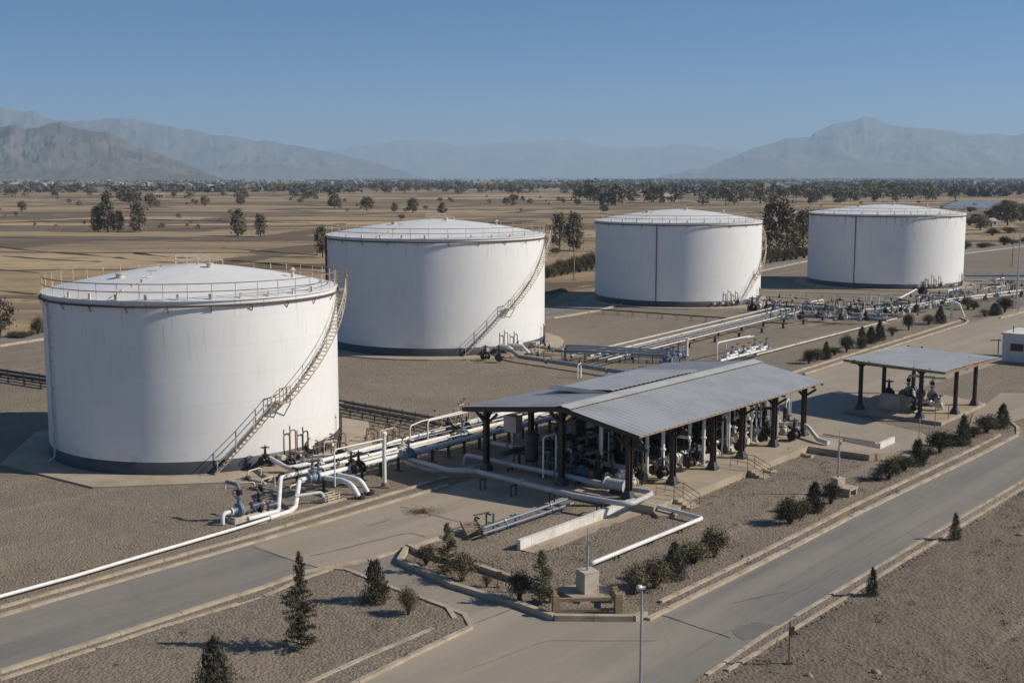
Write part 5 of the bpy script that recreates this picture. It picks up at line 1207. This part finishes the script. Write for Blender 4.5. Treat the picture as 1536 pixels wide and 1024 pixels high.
for k in range(260):
    a, d = r.uniform(0,6.3), abs(r.gauss(0,.5)); p = q+Vector((math.cos(a)*d*1.5, math.sin(a)*d, r.uniform(.04,.25))); v2 = Vector((r.uniform(-1,1), r.uniform(-1,1), r.uniform(-.3,.5))).normalized()*.16; w2 = Vector((-v2.y, v2.x, 0))*.15
    b.add([p-v2, p+w2, p+v2, p-w2], [(0,1,2,3)])
b.build('twigs', 'dry', t, 0)

# ------------------------------------------------------------------ plants (unit height, unit width; scaled when placed)
def leafcloud(b, pts, L, wd, r, up=.2, out=None):
    for p in pts:
        d = Vector((r.gauss(0,1), r.gauss(0,1), r.gauss(up,.8)))
        if out is not None: d += (p-out)*2.2
        d = d.normalized()*(L*r.uniform(.6,1.3)); s = d.cross(Vector((r.gauss(0,1), r.gauss(0,1), r.gauss(0,1)))).normalized()*(wd*r.uniform(.7,1.3))
        b.add([p-d*.5, p+s*.5, p+d*.5, p-s*.5], [(0,1,2,3)])
def shrub_proto(seed, n=3400, mat='shrub', dense=1.0):
    r = random.Random(seed); t = thing('shrub', 'x', 'shrub'); b = MB(); tips = []
    for k in range(26):
        a = r.uniform(0,6.3); e = r.uniform(.15,1.0); rr = .40*math.sin(e*1.45)*r.uniform(.7,1.08); p = Vector((math.cos(a)*rr, math.sin(a)*rr, .30+.58*math.cos(e*1.25)*r.uniform(.75,1.12)))
        tips.append(p); b.tube([Vector((r.gauss(0,.03), r.gauss(0,.03), 0)), p*.5+Vector((0,0,.06)), p], [.016,.011,.004], 4)
    b.build('trunk', 'bark', t, 0)
    b = MB(); pts = []
    for k in range(n):
        c = r.choice(tips); s = .13*dense
        p = c+Vector((r.gauss(0,s), r.gauss(0,s), r.gauss(-.03,s*.9)))
        if r.random() < .22: p = p*.75+Vector((0,0,.04))
        if p.z > .03: pts.append(p)
    leafcloud(b, pts, .075, .034, r, .5, Vector((0,0,.3)))
    b.build('crown', mat, t, 0); return Proto(t)
def conifer_proto(seed, n=4200, lobes=1, mat='conifer', fat=1.0):
    r = random.Random(seed); t = thing('conifer', 'x', 'conifer'); b = MB(); b.tube([(0,0,0),(0,0,.95)], [.035,.006], 6)
    pts = []; cl = []
    for k in range(150):
        z = .04+.93*r.random()**1.25; a = r.uniform(0,6.3); R = .47*fat*min(1, (z+.10)/.22)*(1-z)**.62*r.uniform(.72,1.12)
        cl.append((Vector((math.cos(a)*R, math.sin(a)*R, z)), .035+.05*(1-z)))
        if k % 4 == 0: b.tube([Vector((0,0,max(.03,z-.08))), Vector((math.cos(a)*R, math.sin(a)*R, z))], [.008,.003], 4)
    b.build('trunk', 'bark', t, 0); b = MB()
    for k in range(n):
        c, s = r.choice(cl); p = c+Vector((r.gauss(0,s), r.gauss(0,s), r.gauss(0,s*1.1)))
        if r.random() < .3: p = Vector((p.x*r.uniform(.3,.8), p.y*r.uniform(.3,.8), p.z))
        pts.append(p)
    leafcloud(b, [p for p in pts if p.z > .01], .065, .03, r, 1.3, Vector((0,0,.25))); b.build('crown', mat, t, 0); return Proto(t)
def pine_proto(seed, prof, tiers=18, dens=60):
    r = random.Random(seed); t = thing('young_pine', 'x', 'pine tree'); b = MB(); b.tube([(0,0,0),(.005,0,.5),(0,.004,1.0)], [.018,.012,.002], 6); pts = []; tw = []
    for k in range(tiers):
        z = .05+.93*k/tiers; R = .5*lerp_prof(prof, z)
        for j in range(6):
            a = r.uniform(0,6.3); RR = R*r.uniform(.55,1.1); e = Vector((math.cos(a)*RR, math.sin(a)*RR, z+.035+.05*r.random()-.02)); s = Vector((0,0,z))
            b.tube([s, e], [.006,.002], 4)
            for q in range(int(dens*(.25+RR*1.6))):
                u = r.uniform(.15,1.05); pts.append(s.lerp(e, u)+Vector((r.gauss(0,.022), r.gauss(0,.022), r.gauss(-.004,.010))))
    b.build('trunk', 'bark', t, 0); b = MB(); leafcloud(b, [p for p in pts if p.z > .0], .045, .016, r, .4); b.build('crown', 'pine', t, 0); return Proto(t)
def tree_proto(seed, n=2200, shape='round', mat='tree', name='tree'):
    r = random.Random(seed); t = thing(name, 'x', 'tree'); b = MB(); b.tube([(0,0,0),(.01,.005,.3),(0,0,.75)], [.035,.024,.008], 6); cl = []
    for k in range(30 if shape == 'round' else 40):
        a = r.uniform(0,6.3)
        if shape == 'round': z = .22+.74*r.random(); R = .42*math.sqrt(max(.02, 1-((z-.55)/.46)**2))*r.uniform(.35,1.05)
        elif shape == 'tall': z = .15+.82*r.random(); R = .40*(min(1, z/.3))*(1-z)**.45*r.uniform(.5,1.1)
        else: z = .35+.6*r.random(); R = .48*math.sqrt(max(.02, 1-((z-.62)/.36)**2))*r.uniform(.4,1.05)
        p = Vector((math.cos(a)*R, math.sin(a)*R, z)); cl.append((p, r.uniform(.05,.095)))
        if k % 2 == 0: b.tube([Vector((0,0,max(.15,z-.22))), p], [.012,.004], 4)
    b.build('trunk', 'bark', t, 0); b = MB(); pts = []
    for k in range(n): c, s = r.choice(cl); pts.append(c+Vector((r.gauss(0,s), r.gauss(0,s), r.gauss(0,s*.8))))
    leafcloud(b, pts, .075, .052, r, 0); b.build('crown', mat, t, 0); return Proto(t)
SH = [shrub_proto(1), shrub_proto(2), shrub_proto(3, 3200, 'shrub', 1.0)]
SD = [shrub_proto(4, 3600, 'conifer', 1.05), shrub_proto(5, 3400, 'conifer', 1.1)]
SP_ = [shrub_proto(6, 900, 'dry', .9)]
CO = [conifer_proto(1), conifer_proto(2, fat=.95), conifer_proto(3, mat='conifer')]
CY = [conifer_proto(8, 4200, fat=1.25)]
PT = pine_proto(1, [(0,.75),(.12,.95),(.22,.62),(.30,.55),(.36,1.0),(.46,.85),(.56,.62),(.66,.38),(.74,.22),(.82,.24),(.9,.10),(1,.03)], 24, 75)
PS = pine_proto(2, [(0,.7),(.15,1.0),(.4,.85),(.7,.5),(.88,.2),(1,.03)], 20, 85)
def plant(pr, x, y, top, hw, label, group=None, z=0.0, wk=1.18):
    q = W(x, y, z); h = zat(q, top)-z; w = 2*hw*mpp(q)
    return pr.put(q, random.uniform(0,6.28), (w*wk, w*wk, h*1.04), label, group)
G1 = 'planting around the junction'; G2 = 'shrubs and conifers along the main road'; G3 = 'shrubs and conifers along the upper road'
for a in [
 (CO[1], 322,1046,961,29, 'dark dense conifer cut by the bottom edge of the view', G1, .1),
 (PT, 452,972,832,30, 'tall spindly young pine on the island, taller than all its neighbours', G1, .1), (CO[2], 563,904,841,20, 'dense bushy conifer in the middle of the island', G1, .1),
 (SH[0], 613,922,884,14, 'small airy shrub near the right corner of the island', G1, .1), (SH[1], 639,847,819,13, 'airy brown shrub at the left end of the corner strip', G1, .09),
 (PS, 671,858,786,19, 'young pine at the left end of the corner strip', G1, .09), (SH[2], 693,871,833,19, 'wide dark shrub right of the left young pine on the corner strip', G1, .09), (SP_[0], 730,880,861,9, 'sparse little dry shrub in the middle of the corner strip', G1, .09),
 (SD[0], 779,900,862,19, 'wide dark shrub left of the right young pine on the corner strip', G1, .09), (PS, 812.5,905,827,21, 'young pine at the right end of the corner strip near the guard rail', G1, .09),
 (SH[2], 953,893,851,20, 'rounded dark shrub behind the lamp head', G2), (SH[0], 983,884,842,22, 'rounded olive shrub right of the lamp head', G2), (CO[0], 1011,870,816,17, 'dark upright conifer between rounded shrubs right of the lamp', G2),
 (SH[1], 1040,846,814,22, 'wide olive shrub right of the dark upright conifer by the lamp', G2), (SH[2], 1072,838,796,19, 'tall rounded shrub at the right end of the group by the lamp', G2),
 (SD[1], 1184,787,750,18, 'dark round shrub at the left end of the middle group', G2), (SH[0], 1203,778,752,13, 'olive shrub squeezed between the dark round shrub and a conifer', G2), (CO[1], 1221,769,726,15, 'dark conifer left of the concrete block mast', G2), (SD[0], 1246,757,726,15, 'dark shrub just left of the concrete block mast', G2),
 (SP_[0], 1314,722,705,12, 'sparse brown shrub at the lower end of the upper group', G2), (SD[1], 1333,720,691,14, 'dark round shrub at the lower end of the upper group', G2), (SH[1], 1356,706,684,17, 'olive shrub between a dark round shrub and a conifer', G2), (CO[2], 1376,699,660,13, 'dark conifer with the thin grey pole in it', G2), (SP_[0], 1391,688,670,11, 'sparse brown shrub right of the conifer with the pole', G2),
 (SD[0], 1410,680,650,17, 'big dark round shrub in front of the small shelter', G2), (SH[2], 1429,669,653,15, 'olive shrub at the right of the big dark round one', G2), (CO[0], 1444,669,625,12, 'tall dark conifer in front of the small shelter', G2), (SH[0], 1461,656,640,11, 'low olive shrub right of the tall dark conifer', G2), (SH[1], 1479,650,624,15, 'wide olive shrub near the right end of the row', G2), (CO[1], 1503,643,608,12, 'dark conifer at the right end of the row', G2),
 (CY[0], 1308,894,853,7.5, 'small dark cypress on the dirt right of the main road, the nearer one', G2), (CY[0], 1432,810,772,7, 'small dark cypress on the dirt right of the main road, the farther one', G2),
 (SD[0], 1213,545,527,10, 'dark round shrub at the near end of the upper row', G3), (SH[0], 1226,541,524,9, 'olive shrub second in the upper row', G3), (CO[0], 1239,539,514,7, 'dark pointed conifer third in the upper row', G3), (SH[1], 1252,532,521,9, 'low olive shrub fourth in the upper row', G3), (SD[1], 1270,528,505,9, 'dark oval shrub fifth in the upper row', G3), (CO[1], 1292,522,492,8, 'pointed conifer at the left of three in the upper row', G3), (CO[2], 1306,515,490,8, 'pointed conifer in the middle of three in the upper row', G3), (CO[0], 1319,511,482,8, 'tallest pointed conifer of three in the upper row', G3), (SP_[0], 1338,504,490,8, 'sparse brown shrub right of the three pointed conifers', G3),
 (SD[0], 1363,495,474,8, 'dark oval shrub before the bend of the upper kerb', G3), (SH[2], 1393,487,473,9, 'wide dark shrub at the bend of the upper kerb', G3), (CO[1], 1410,485,461,8.5, 'dark conifer at the bend of the upper kerb', G3), (SH[0], 1452,464,446,9, 'dark shrub behind the bend of the upper kerb', G3), (SD[1], 1461,464,453,7, 'little dark shrub at the far bed', G3), (SP_[0], 1477,475,463,8, 'sparse shrub in the far bed at the right', G3), (CO[2], 1492,473,455,9, 'dark conifer in the far bed at the right', G3), (SD[0], 1507,469,448,9, 'dark round shrub in the far bed near the tall mast', G3),
]: plant(*a)
r = random.Random(21)                                 # dry tufts scattered between the shrubs
b = MB()
for poly, n in ((CORNER,140),(RIGHT,260),(FRONT,120),(ISL,60)):
    x0, x1 = min(p[0] for p in poly), max(p[0] for p in poly); y0, y1 = min(p[1] for p in poly), max(p[1] for p in poly); k = 0
    while k < n:
        x, y = r.uniform(x0,x1), r.uniform(y0,y1)
        if not in_poly(x, y, poly) or mnoise.noise(Vector((x*.25,y*.25,3))) < -.05: k += .2; continue
        k += 1; c = Vector((x,y,.12))
        leafcloud(b, [c+Vector((r.gauss(0,.12), r.gauss(0,.12), abs(r.gauss(.06,.05)))) for _ in range(16)], .16, .03, r, 1.0)
o = b.build('dry_weeds', 'dry', smooth=0); o['kind'] = 'stuff'

# ------------------------------------------------------------------ field trees
TR = [tree_proto(1), tree_proto(2), tree_proto(3, shape='tall'), tree_proto(4, shape='tall'), tree_proto(5, shape='wide'), tree_proto(6, 1500, 'tall')]
TL = [
 (0, 33,318,302,6,'lone small tree in the fields near the left edge'),(2,147,348,313,12,'left front tree of the cluster in the fields at left'),(3,162,348,293,14,'tallest tree of the cluster in the fields at left'),(5,177,348,317,12,'right thin tree of the cluster in the fields at left'),(2,209,348,307,15,'full pointed tree right of the cluster in the fields at left'),
 (2,357,354,317,14,'full tree of a pair alone in the field behind the nearest tank'),(5,391,355,322,11,'thinner tree of a pair alone in the field behind the nearest tank'),(4,196,312,285,16,'wide dark tree behind the field cluster at left'),(0,225,312,291,8,'round tree right of the wide dark one at left'),(1,236,311,300,5,'small bush tree right of the round one at left'),
 (0,308,310,294,6,'small round tree in the fields left of centre'),(1,361,308,294,6,'small round tree above the pair in the fields'),(1,502,313,293,9,'round tree left of the second tank against the fields'),(0,550,317,296,9,'round tree above the left part of the second tank roof'),(5,592,318,304,6,'thin tree above the second tank roof'),(1,619,320,299,9,'round tree above the middle of the second tank roof'),(3,664,321,305,7,'little tree right behind the second tank roof'),(0,602,329,322,5,'tiny bush touching the second tank roof outline'),
 (4,760,309,297,6,'wide tree of a pair over the right end of the second tank'),(0,771,308,292,6,'round tree of a pair over the right end of the second tank'),(0,866,308,299,5,'small tree in the fields left of the third tank'),(2,902,308,294,5,'small pointed tree above the left end of the third tank'),(1,906,319,307,6,'bush on the roof line of the third tank'),
 (5,839,372,322,16,'left tall tree between the second and third tanks'),(2,861,376,324,17,'right tall tree between the second and third tanks'),(0,835,381,372,7,'bush at the foot of the trees between second and third tanks'),
 (1,484,386,342,12,'dark tree behind the left edge of the second tank'),(4,1,509,453,18,'dark tree cut by the left edge beside the perimeter road'),(0,1168,388,301,22,'big dark tree between the third and farthest tanks'),(1,1204,378,320,17,'second big dark tree between the third and farthest tanks'),(2,1189,382,335,14,'narrower tree between the two big ones by the farthest tank'),
 (1,1511,338,303,14,'leafy tree right of the farthest tank'),(4,1488,338,316,12,'wide low tree right of the farthest tank'),(0,1470,345,325,12,'dark tree next to the brown house right of the farthest tank'),(3,1532,333,309,9,'pointed tree at the right edge beyond the yard')]
for k, x, y, top, hw, l in TL: plant(TR[k], x, y, top, hw, l, 'single trees in the fields', -.12, 1.22)
BU = [('bush beyond the perimeter road left of the nearest tank', [(20,507,497,9),(35,508,499,8),(58,503,478,9),(67,500,484,8),(48,505,498,6)]),
      ('bush in the belt between the second and third tanks', [(822+9.5*i, 417-1.7*i, 398-2.2*i, 9) for i in range(8)]),
      ('bush in the belt between the third and farthest tanks', [(1146+10*i, 397-1.5*i, 378-1.2*i, 9) for i in range(7)]),
      ('bush in the belt right of the farthest tank', [(1449+17*i+(i%2)*6, 374-1.9*i, 364-1.9*i+(i%3)*2, 8) for i in range(6)]),
      ('low dark bush on the fields right of the farthest tank', [(1452,338,327,10),(1464,330,322,9),(1456,318,309,8),(1490,353,345,8),(1515,350,344,10),(1498,322,310,9),(1521,318,307,9)])]
for l, lst in BU:
    for i, (x, y, top, hw) in enumerate(lst):
        plant((SD if i % 2 else SH)[i % 2], x+random.uniform(-2,2), y, top+random.uniform(-3,2), hw*random.uniform(.8,1.2), l, l.replace('bush', 'bushes', 1), -.12)
# belts of trees farther out, one mesh each, too small to show trunk and crown apart
def far_tree(seed):
    r = random.Random(seed); b = MB(); b.cur = 0; b.tube([(0,0,0),(0,0,.6)], [.03,.01], 5); b.cur = 1
    cl = []
    for k in range(13):
        a = r.uniform(0,6.3); z = .2+.75*r.random(); R = .38*math.sqrt(max(.03, 1-((z-.52)/.5)**2))*r.uniform(.3,1.1); cl.append((Vector((math.cos(a)*R, math.sin(a)*R, z)), r.uniform(.06,.11)))
    pts = []
    for k in range(420): c, s = r.choice(cl); pts.append(c+Vector((r.gauss(0,s), r.gauss(0,s), r.gauss(0,s))))
    leafcloud(b, pts, .13, .09, r, 0); return tag(b.build('field_tree', ['bark', 'tree'], smooth=0), 'x', 'tree')
FT = [Proto(far_tree(40+i)) for i in range(5)]
r = random.Random(9)
for x, y in [(r.uniform(-20,500), r.uniform(299,345)) for _ in range(34)]+[(r.uniform(500,900), r.uniform(296,318)) for _ in range(26)]+[(r.uniform(1145,1560), r.uniform(304,322)) for _ in range(14)]:
    h = r.uniform(3.5,7.5); plant(r.choice(FT), x, y, y-h, h*.6, 'tiny bush dotted on the open fields behind the tanks', 'bushes on the open fields', -.12)
belts = [(0,500,294,300,26,9,16,'small hazy tree in the tree line beyond the left fields'),(0,500,284,291,34,6,11,'tiny hazy tree in the second tree line beyond the left fields'),
         (510,900,286,292,44,8,14,'small hazy tree in the tree line above the second tank'),(880,1140,300,308,30,17,29,'dark tree in the thick row above the third tank'),(1140,1345,294,306,30,12,22,'dark tree in the tree belt above the gap before the farthest tank'),
         (1300,1560,290,302,30,11,20,'dark tree in the tree belt above the farthest tank'),(940,1560,280,289,52,6,12,'tiny dark tree in the hazy belt at right')]
for x0, x1, ya, yb, n, h0, h1, l in belts:
    cen = [r.uniform(x0, x1) for _ in range(max(3, n//5))]
    for k in range(n):
        x = r.gauss(r.choice(cen), 14) if r.random() < .7 else r.uniform(x0, x1); x = min(max(x, x0-30), x1+30); y = r.uniform(ya, yb); h = r.uniform(h0, h1)
        plant(r.choice(FT), x, y, y-h, h*r.uniform(.42,.65), l, 'trees: '+l.split(' in ')[1] if ' in ' in l else None, -.12)
# far woods that read as one mass
def wood(name, areas, seed, mat='far_wood'):
    r = random.Random(seed); b = MB()
    for x0, x1, ya, yb, n, h0, h1 in areas:
        cen = [(r.uniform(x0,x1), r.uniform(ya,yb)) for _ in range(max(4, n//12))]
        for k in range(n):
            cx_, cy_ = r.choice(cen); x = cx_+r.gauss(0, 22); y = min(max(cy_+r.gauss(0, .5), ya), yb); q = W(x, y, -.12); h = r.uniform(h0, h1); 
            for j in range(9):
                p = q+Vector((r.gauss(0,h*.35), r.gauss(0,h*.35), h*r.uniform(.15,.85)))
                d = Vector((r.gauss(0,1), r.gauss(0,1), r.gauss(0,.7))).normalized()*h*.42; s = d.cross(Vector((r.gauss(0,1), r.gauss(0,1), r.gauss(0,1)))).normalized()*h*.34
                b.add([p-d, p-s*.8, p+d, p+s], [(0,1,2,3)])
    o = b.build(name, mat, smooth=0); o['kind'] = 'stuff'; return o
wood('distant_wood', [(-350,620,275,289,1100,5,9),(500,900,276,283,500,4,6),(900,1750,279,296,620,6,10),(-350,1750,266.9,269,1600,9,15),(-350,620,269.5,275,520,6,12),(500,1000,275.5,285,520,5,9),(500,1100,269.3,275,620,6,12),(900,1750,271,279,900,7,13),(1000,1750,268.7,271.5,800,9,17)], 3)
# ------------------------------------------------------------------ town, barns, greenhouses
def house_proto(seed):
    r = random.Random(seed); t = thing('house', 'x', 'house'); w, d, h, g = 1.0, r.uniform(.5,.8), .42, r.uniform(.10,.2)
    b = MB(); b.prism([(-w/2,-d/2,0),(w/2,-d/2,0),(w/2,d/2,0),(-w/2,d/2,0)], -.05, h); b.add([(-w/2,-d/2,h),(-w/2,d/2,h),(-w/2,0,h+g-.01),(w/2,-d/2,h),(w/2,d/2,h),(w/2,0,h+g-.01)], [(1,0,2),(3,4,5)]); b.build('wall', 'house', t, 0)
    b = MB(); o_ = .06
    for s in (-1,1): b.add([(-w/2-o_,s*(d/2+o_),h-.02),(w/2+o_,s*(d/2+o_),h-.02),(w/2+o_,0,h+g),(-w/2-o_,0,h+g),(-w/2-o_,s*(d/2+o_),h-.06),(w/2+o_,s*(d/2+o_),h-.06)], [(0,1,2,3) if s < 0 else (3,2,1,0),(4,5,1,0) if s < 0 else (0,1,5,4)])
    b.build('roof', 'house_roof', t, 0)
    b = MB()
    for x in (-.3, .3): b.box((x,-d/2-.004,.22), (.13,.012,.13))
    b.box((0,-d/2-.004,.14), (.12,.012,.28)); b.build('window', 'glass', t, 0); return Proto(t)
HP = [house_proto(i) for i in range(3)]
def house(k, x, y, size, label, group=None, rz=None): q = W(x, y, -.12); return HP[k % 3].put(q, r.uniform(0,3) if rz is None else rz, size, label, group)
for l, x0, x1, ya, yb, n, s0, s1 in (('tiny pale house of the hazy town below the left hills',-40,340,270,284,60,8,17),('tiny pale house of the hazy town under the far mountains',480,1000,268.5,277,60,9,18),('tiny pale house among trees below the right mountain',1010,1500,269,280,40,9,18)):
    for k in range(n): house(k, r.uniform(x0,x1), r.uniform(ya,yb), r.uniform(s0,s1), l, l.replace('tiny pale house', 'houses'))
house(0,1481,340,6,'small brown house right of the farthest tank',rz=.3); house(1,1198,333,8,'pale house half hidden behind the big tree by the farthest tank',rz=.2); house(2,1235,294,10,'long pale farmhouse in the tree belt above the farthest tank',rz=.1); house(1,240,297,8,'pale farmhouse in the tree line beyond the left fields',rz=.2)
house(2,1003,303,12,'pale house between trees above the third tank',rz=.4)
q = W(890,279.5); t = thing('tower_block', 'plain white block standing above the far trees at the centre', 'block', q); s = mpp(q); b = MB(); b.box(q+Vector((0,0,s*4.5)), (s*6.5,s*5,s*9)); b.build('wall', 'whitewash', t, 0)
b = MB()
for i in range(4):
    for j in range(3): b.box(q+Vector((s*(-1.8+1.8*j), -s*2.5-.05, s*(1.4+1.8*i))), (s*.6,.3,s*.6))
b.build('window', 'glass', t, 0); b = MB(); b.box(q+Vector((0,0,s*8.55)), (s*5.8,s*5.3,s*.3)); b.build('roof', 'pale_concrete', t, 0)
for k in range(6):
    q = W(1412+4*k, 312.5-1.7*k); L = 66*mpp(q); w = 4.2; n = 10; t = thing('greenhouse', 'long blue grey greenhouse tunnel beyond the farthest tank', 'greenhouse', q, 'greenhouse tunnels beyond the farthest tank')
    b = MB(); vs = []
    for i in (0,1):
        for j in range(n+1): a = PI*j/n; vs.append(q+Vector((L*i, -w*math.cos(a), -.05+1.7*math.sin(a))))
    b.add(vs, [(j, j+1, n+2+j, n+1+j) for j in range(n)]+[tuple(range(n,-1,-1)), tuple(range(n+1,2*n+2))]); b.build('film_cover', 'film', t, 40)
    b = MB(); b.box(q+Vector((-.06,0,.75)), (.1,1.6,1.5)); b.build('door', 'house', t, 0)

# ------------------------------------------------------------------ air, sky, sun, camera
b = MB(); b.box((0,0,497), (84000,84000,998.0)); hz = b.build('haze', [], smooth=0); hz['kind'] = 'stuff'
hz.location.z = 0
m = bpy.data.materials.new('air'); m.use_nodes = True; nt = m.node_tree; nt.nodes.clear()
out = N(nt, 'ShaderNodeOutputMaterial'); pv = N(nt, 'ShaderNodeVolumePrincipled')
pv.inputs['Color'].default_value = (.55,.76,.965,1); pv.inputs['Density'].default_value = 8.0e-5
pv.inputs['Density Attribute'].default_value = ''; pv.inputs['Temperature Attribute'].default_value = ''; pv.inputs['Anisotropy'].default_value = .1
nt.links.new(pv.outputs[0], out.inputs['Volume']); hz.data.materials.append(m)

SUN_EL, SUN_AZ = math.radians(34), math.radians(-4)
sd = Vector((math.cos(SUN_EL)*math.cos(SUN_AZ), math.cos(SUN_EL)*math.sin(SUN_AZ), math.sin(SUN_EL)))
ld = bpy.data.lights.new('sun', 'SUN'); ld.energy = 4.8; ld.angle = math.radians(.55); ld.color = (1, .915, .79)
lo = bpy.data.objects.new('sun', ld); COL.objects.link(lo); lo.rotation_euler = sd.to_track_quat('Z', 'Y').to_euler()
w = bpy.data.worlds.new('World'); scene.world = w; w.use_nodes = True; nt = w.node_tree; bg = nt.nodes['Background']
sky = N(nt, 'ShaderNodeTexSky', sky_type='NISHITA'); sky.sun_disc = False; sky.sun_elevation = SUN_EL; sky.sun_rotation = math.radians(90)-SUN_AZ
sky.altitude = 1500; sky.air_density = 1.0; sky.dust_density = .6; sky.ozone_density = 1.6
tc = N(nt, 'ShaderNodeTexCoord'); mp = N(nt, 'ShaderNodeVectorMath', operation='MULTIPLY_ADD'); mp.inputs[1].default_value = (1,1,3.0); mp.inputs[2].default_value = (0,0,.05)
nm_ = N(nt, 'ShaderNodeVectorMath', operation='NORMALIZE'); nt.links.new(tc.outputs['Generated'], mp.inputs[0]); nt.links.new(mp.outputs[0], nm_.inputs[0]); nt.links.new(nm_.outputs[0], sky.inputs[0])
sx = N(nt, 'ShaderNodeSeparateXYZ'); nt.links.new(tc.outputs['Generated'], sx.inputs[0])
tint = ramp(nt, sx.outputs[2], [(0, (.56,.58,.58)), (.06, (.46,.68,.80)), (.14, (.29,.71,.94)), (.32, (.30,.56,.72)), (1, (.28,.46,.62))])
nt.links.new(mixc(nt, 1.0, mixc(nt, 1.0, sky.outputs[0], tint, 'MULTIPLY'), (2.5,2.7,2.75), 'MULTIPLY'), bg.inputs[0]); bg.inputs[1].default_value = .055
cd = bpy.data.cameras.new('camera'); cam = bpy.data.objects.new('camera', cd); COL.objects.link(cam)
cd.sensor_width = 36; cd.lens = 36*FPX/1536; cd.clip_start = .5; cd.clip_end = 200000
cam.location = (0,0,CAMH); cam.rotation_euler = (PI/2-PITCH, 0, 0); scene.camera = cam
scene.view_settings.view_transform = 'Standard'; scene.view_settings.look = 'None'; scene.view_settings.exposure = 0; scene.view_settings.gamma = 1
scene.cycles.use_denoising = True; scene.cycles.max_bounces = 6; scene.cycles.volume_bounces = 1
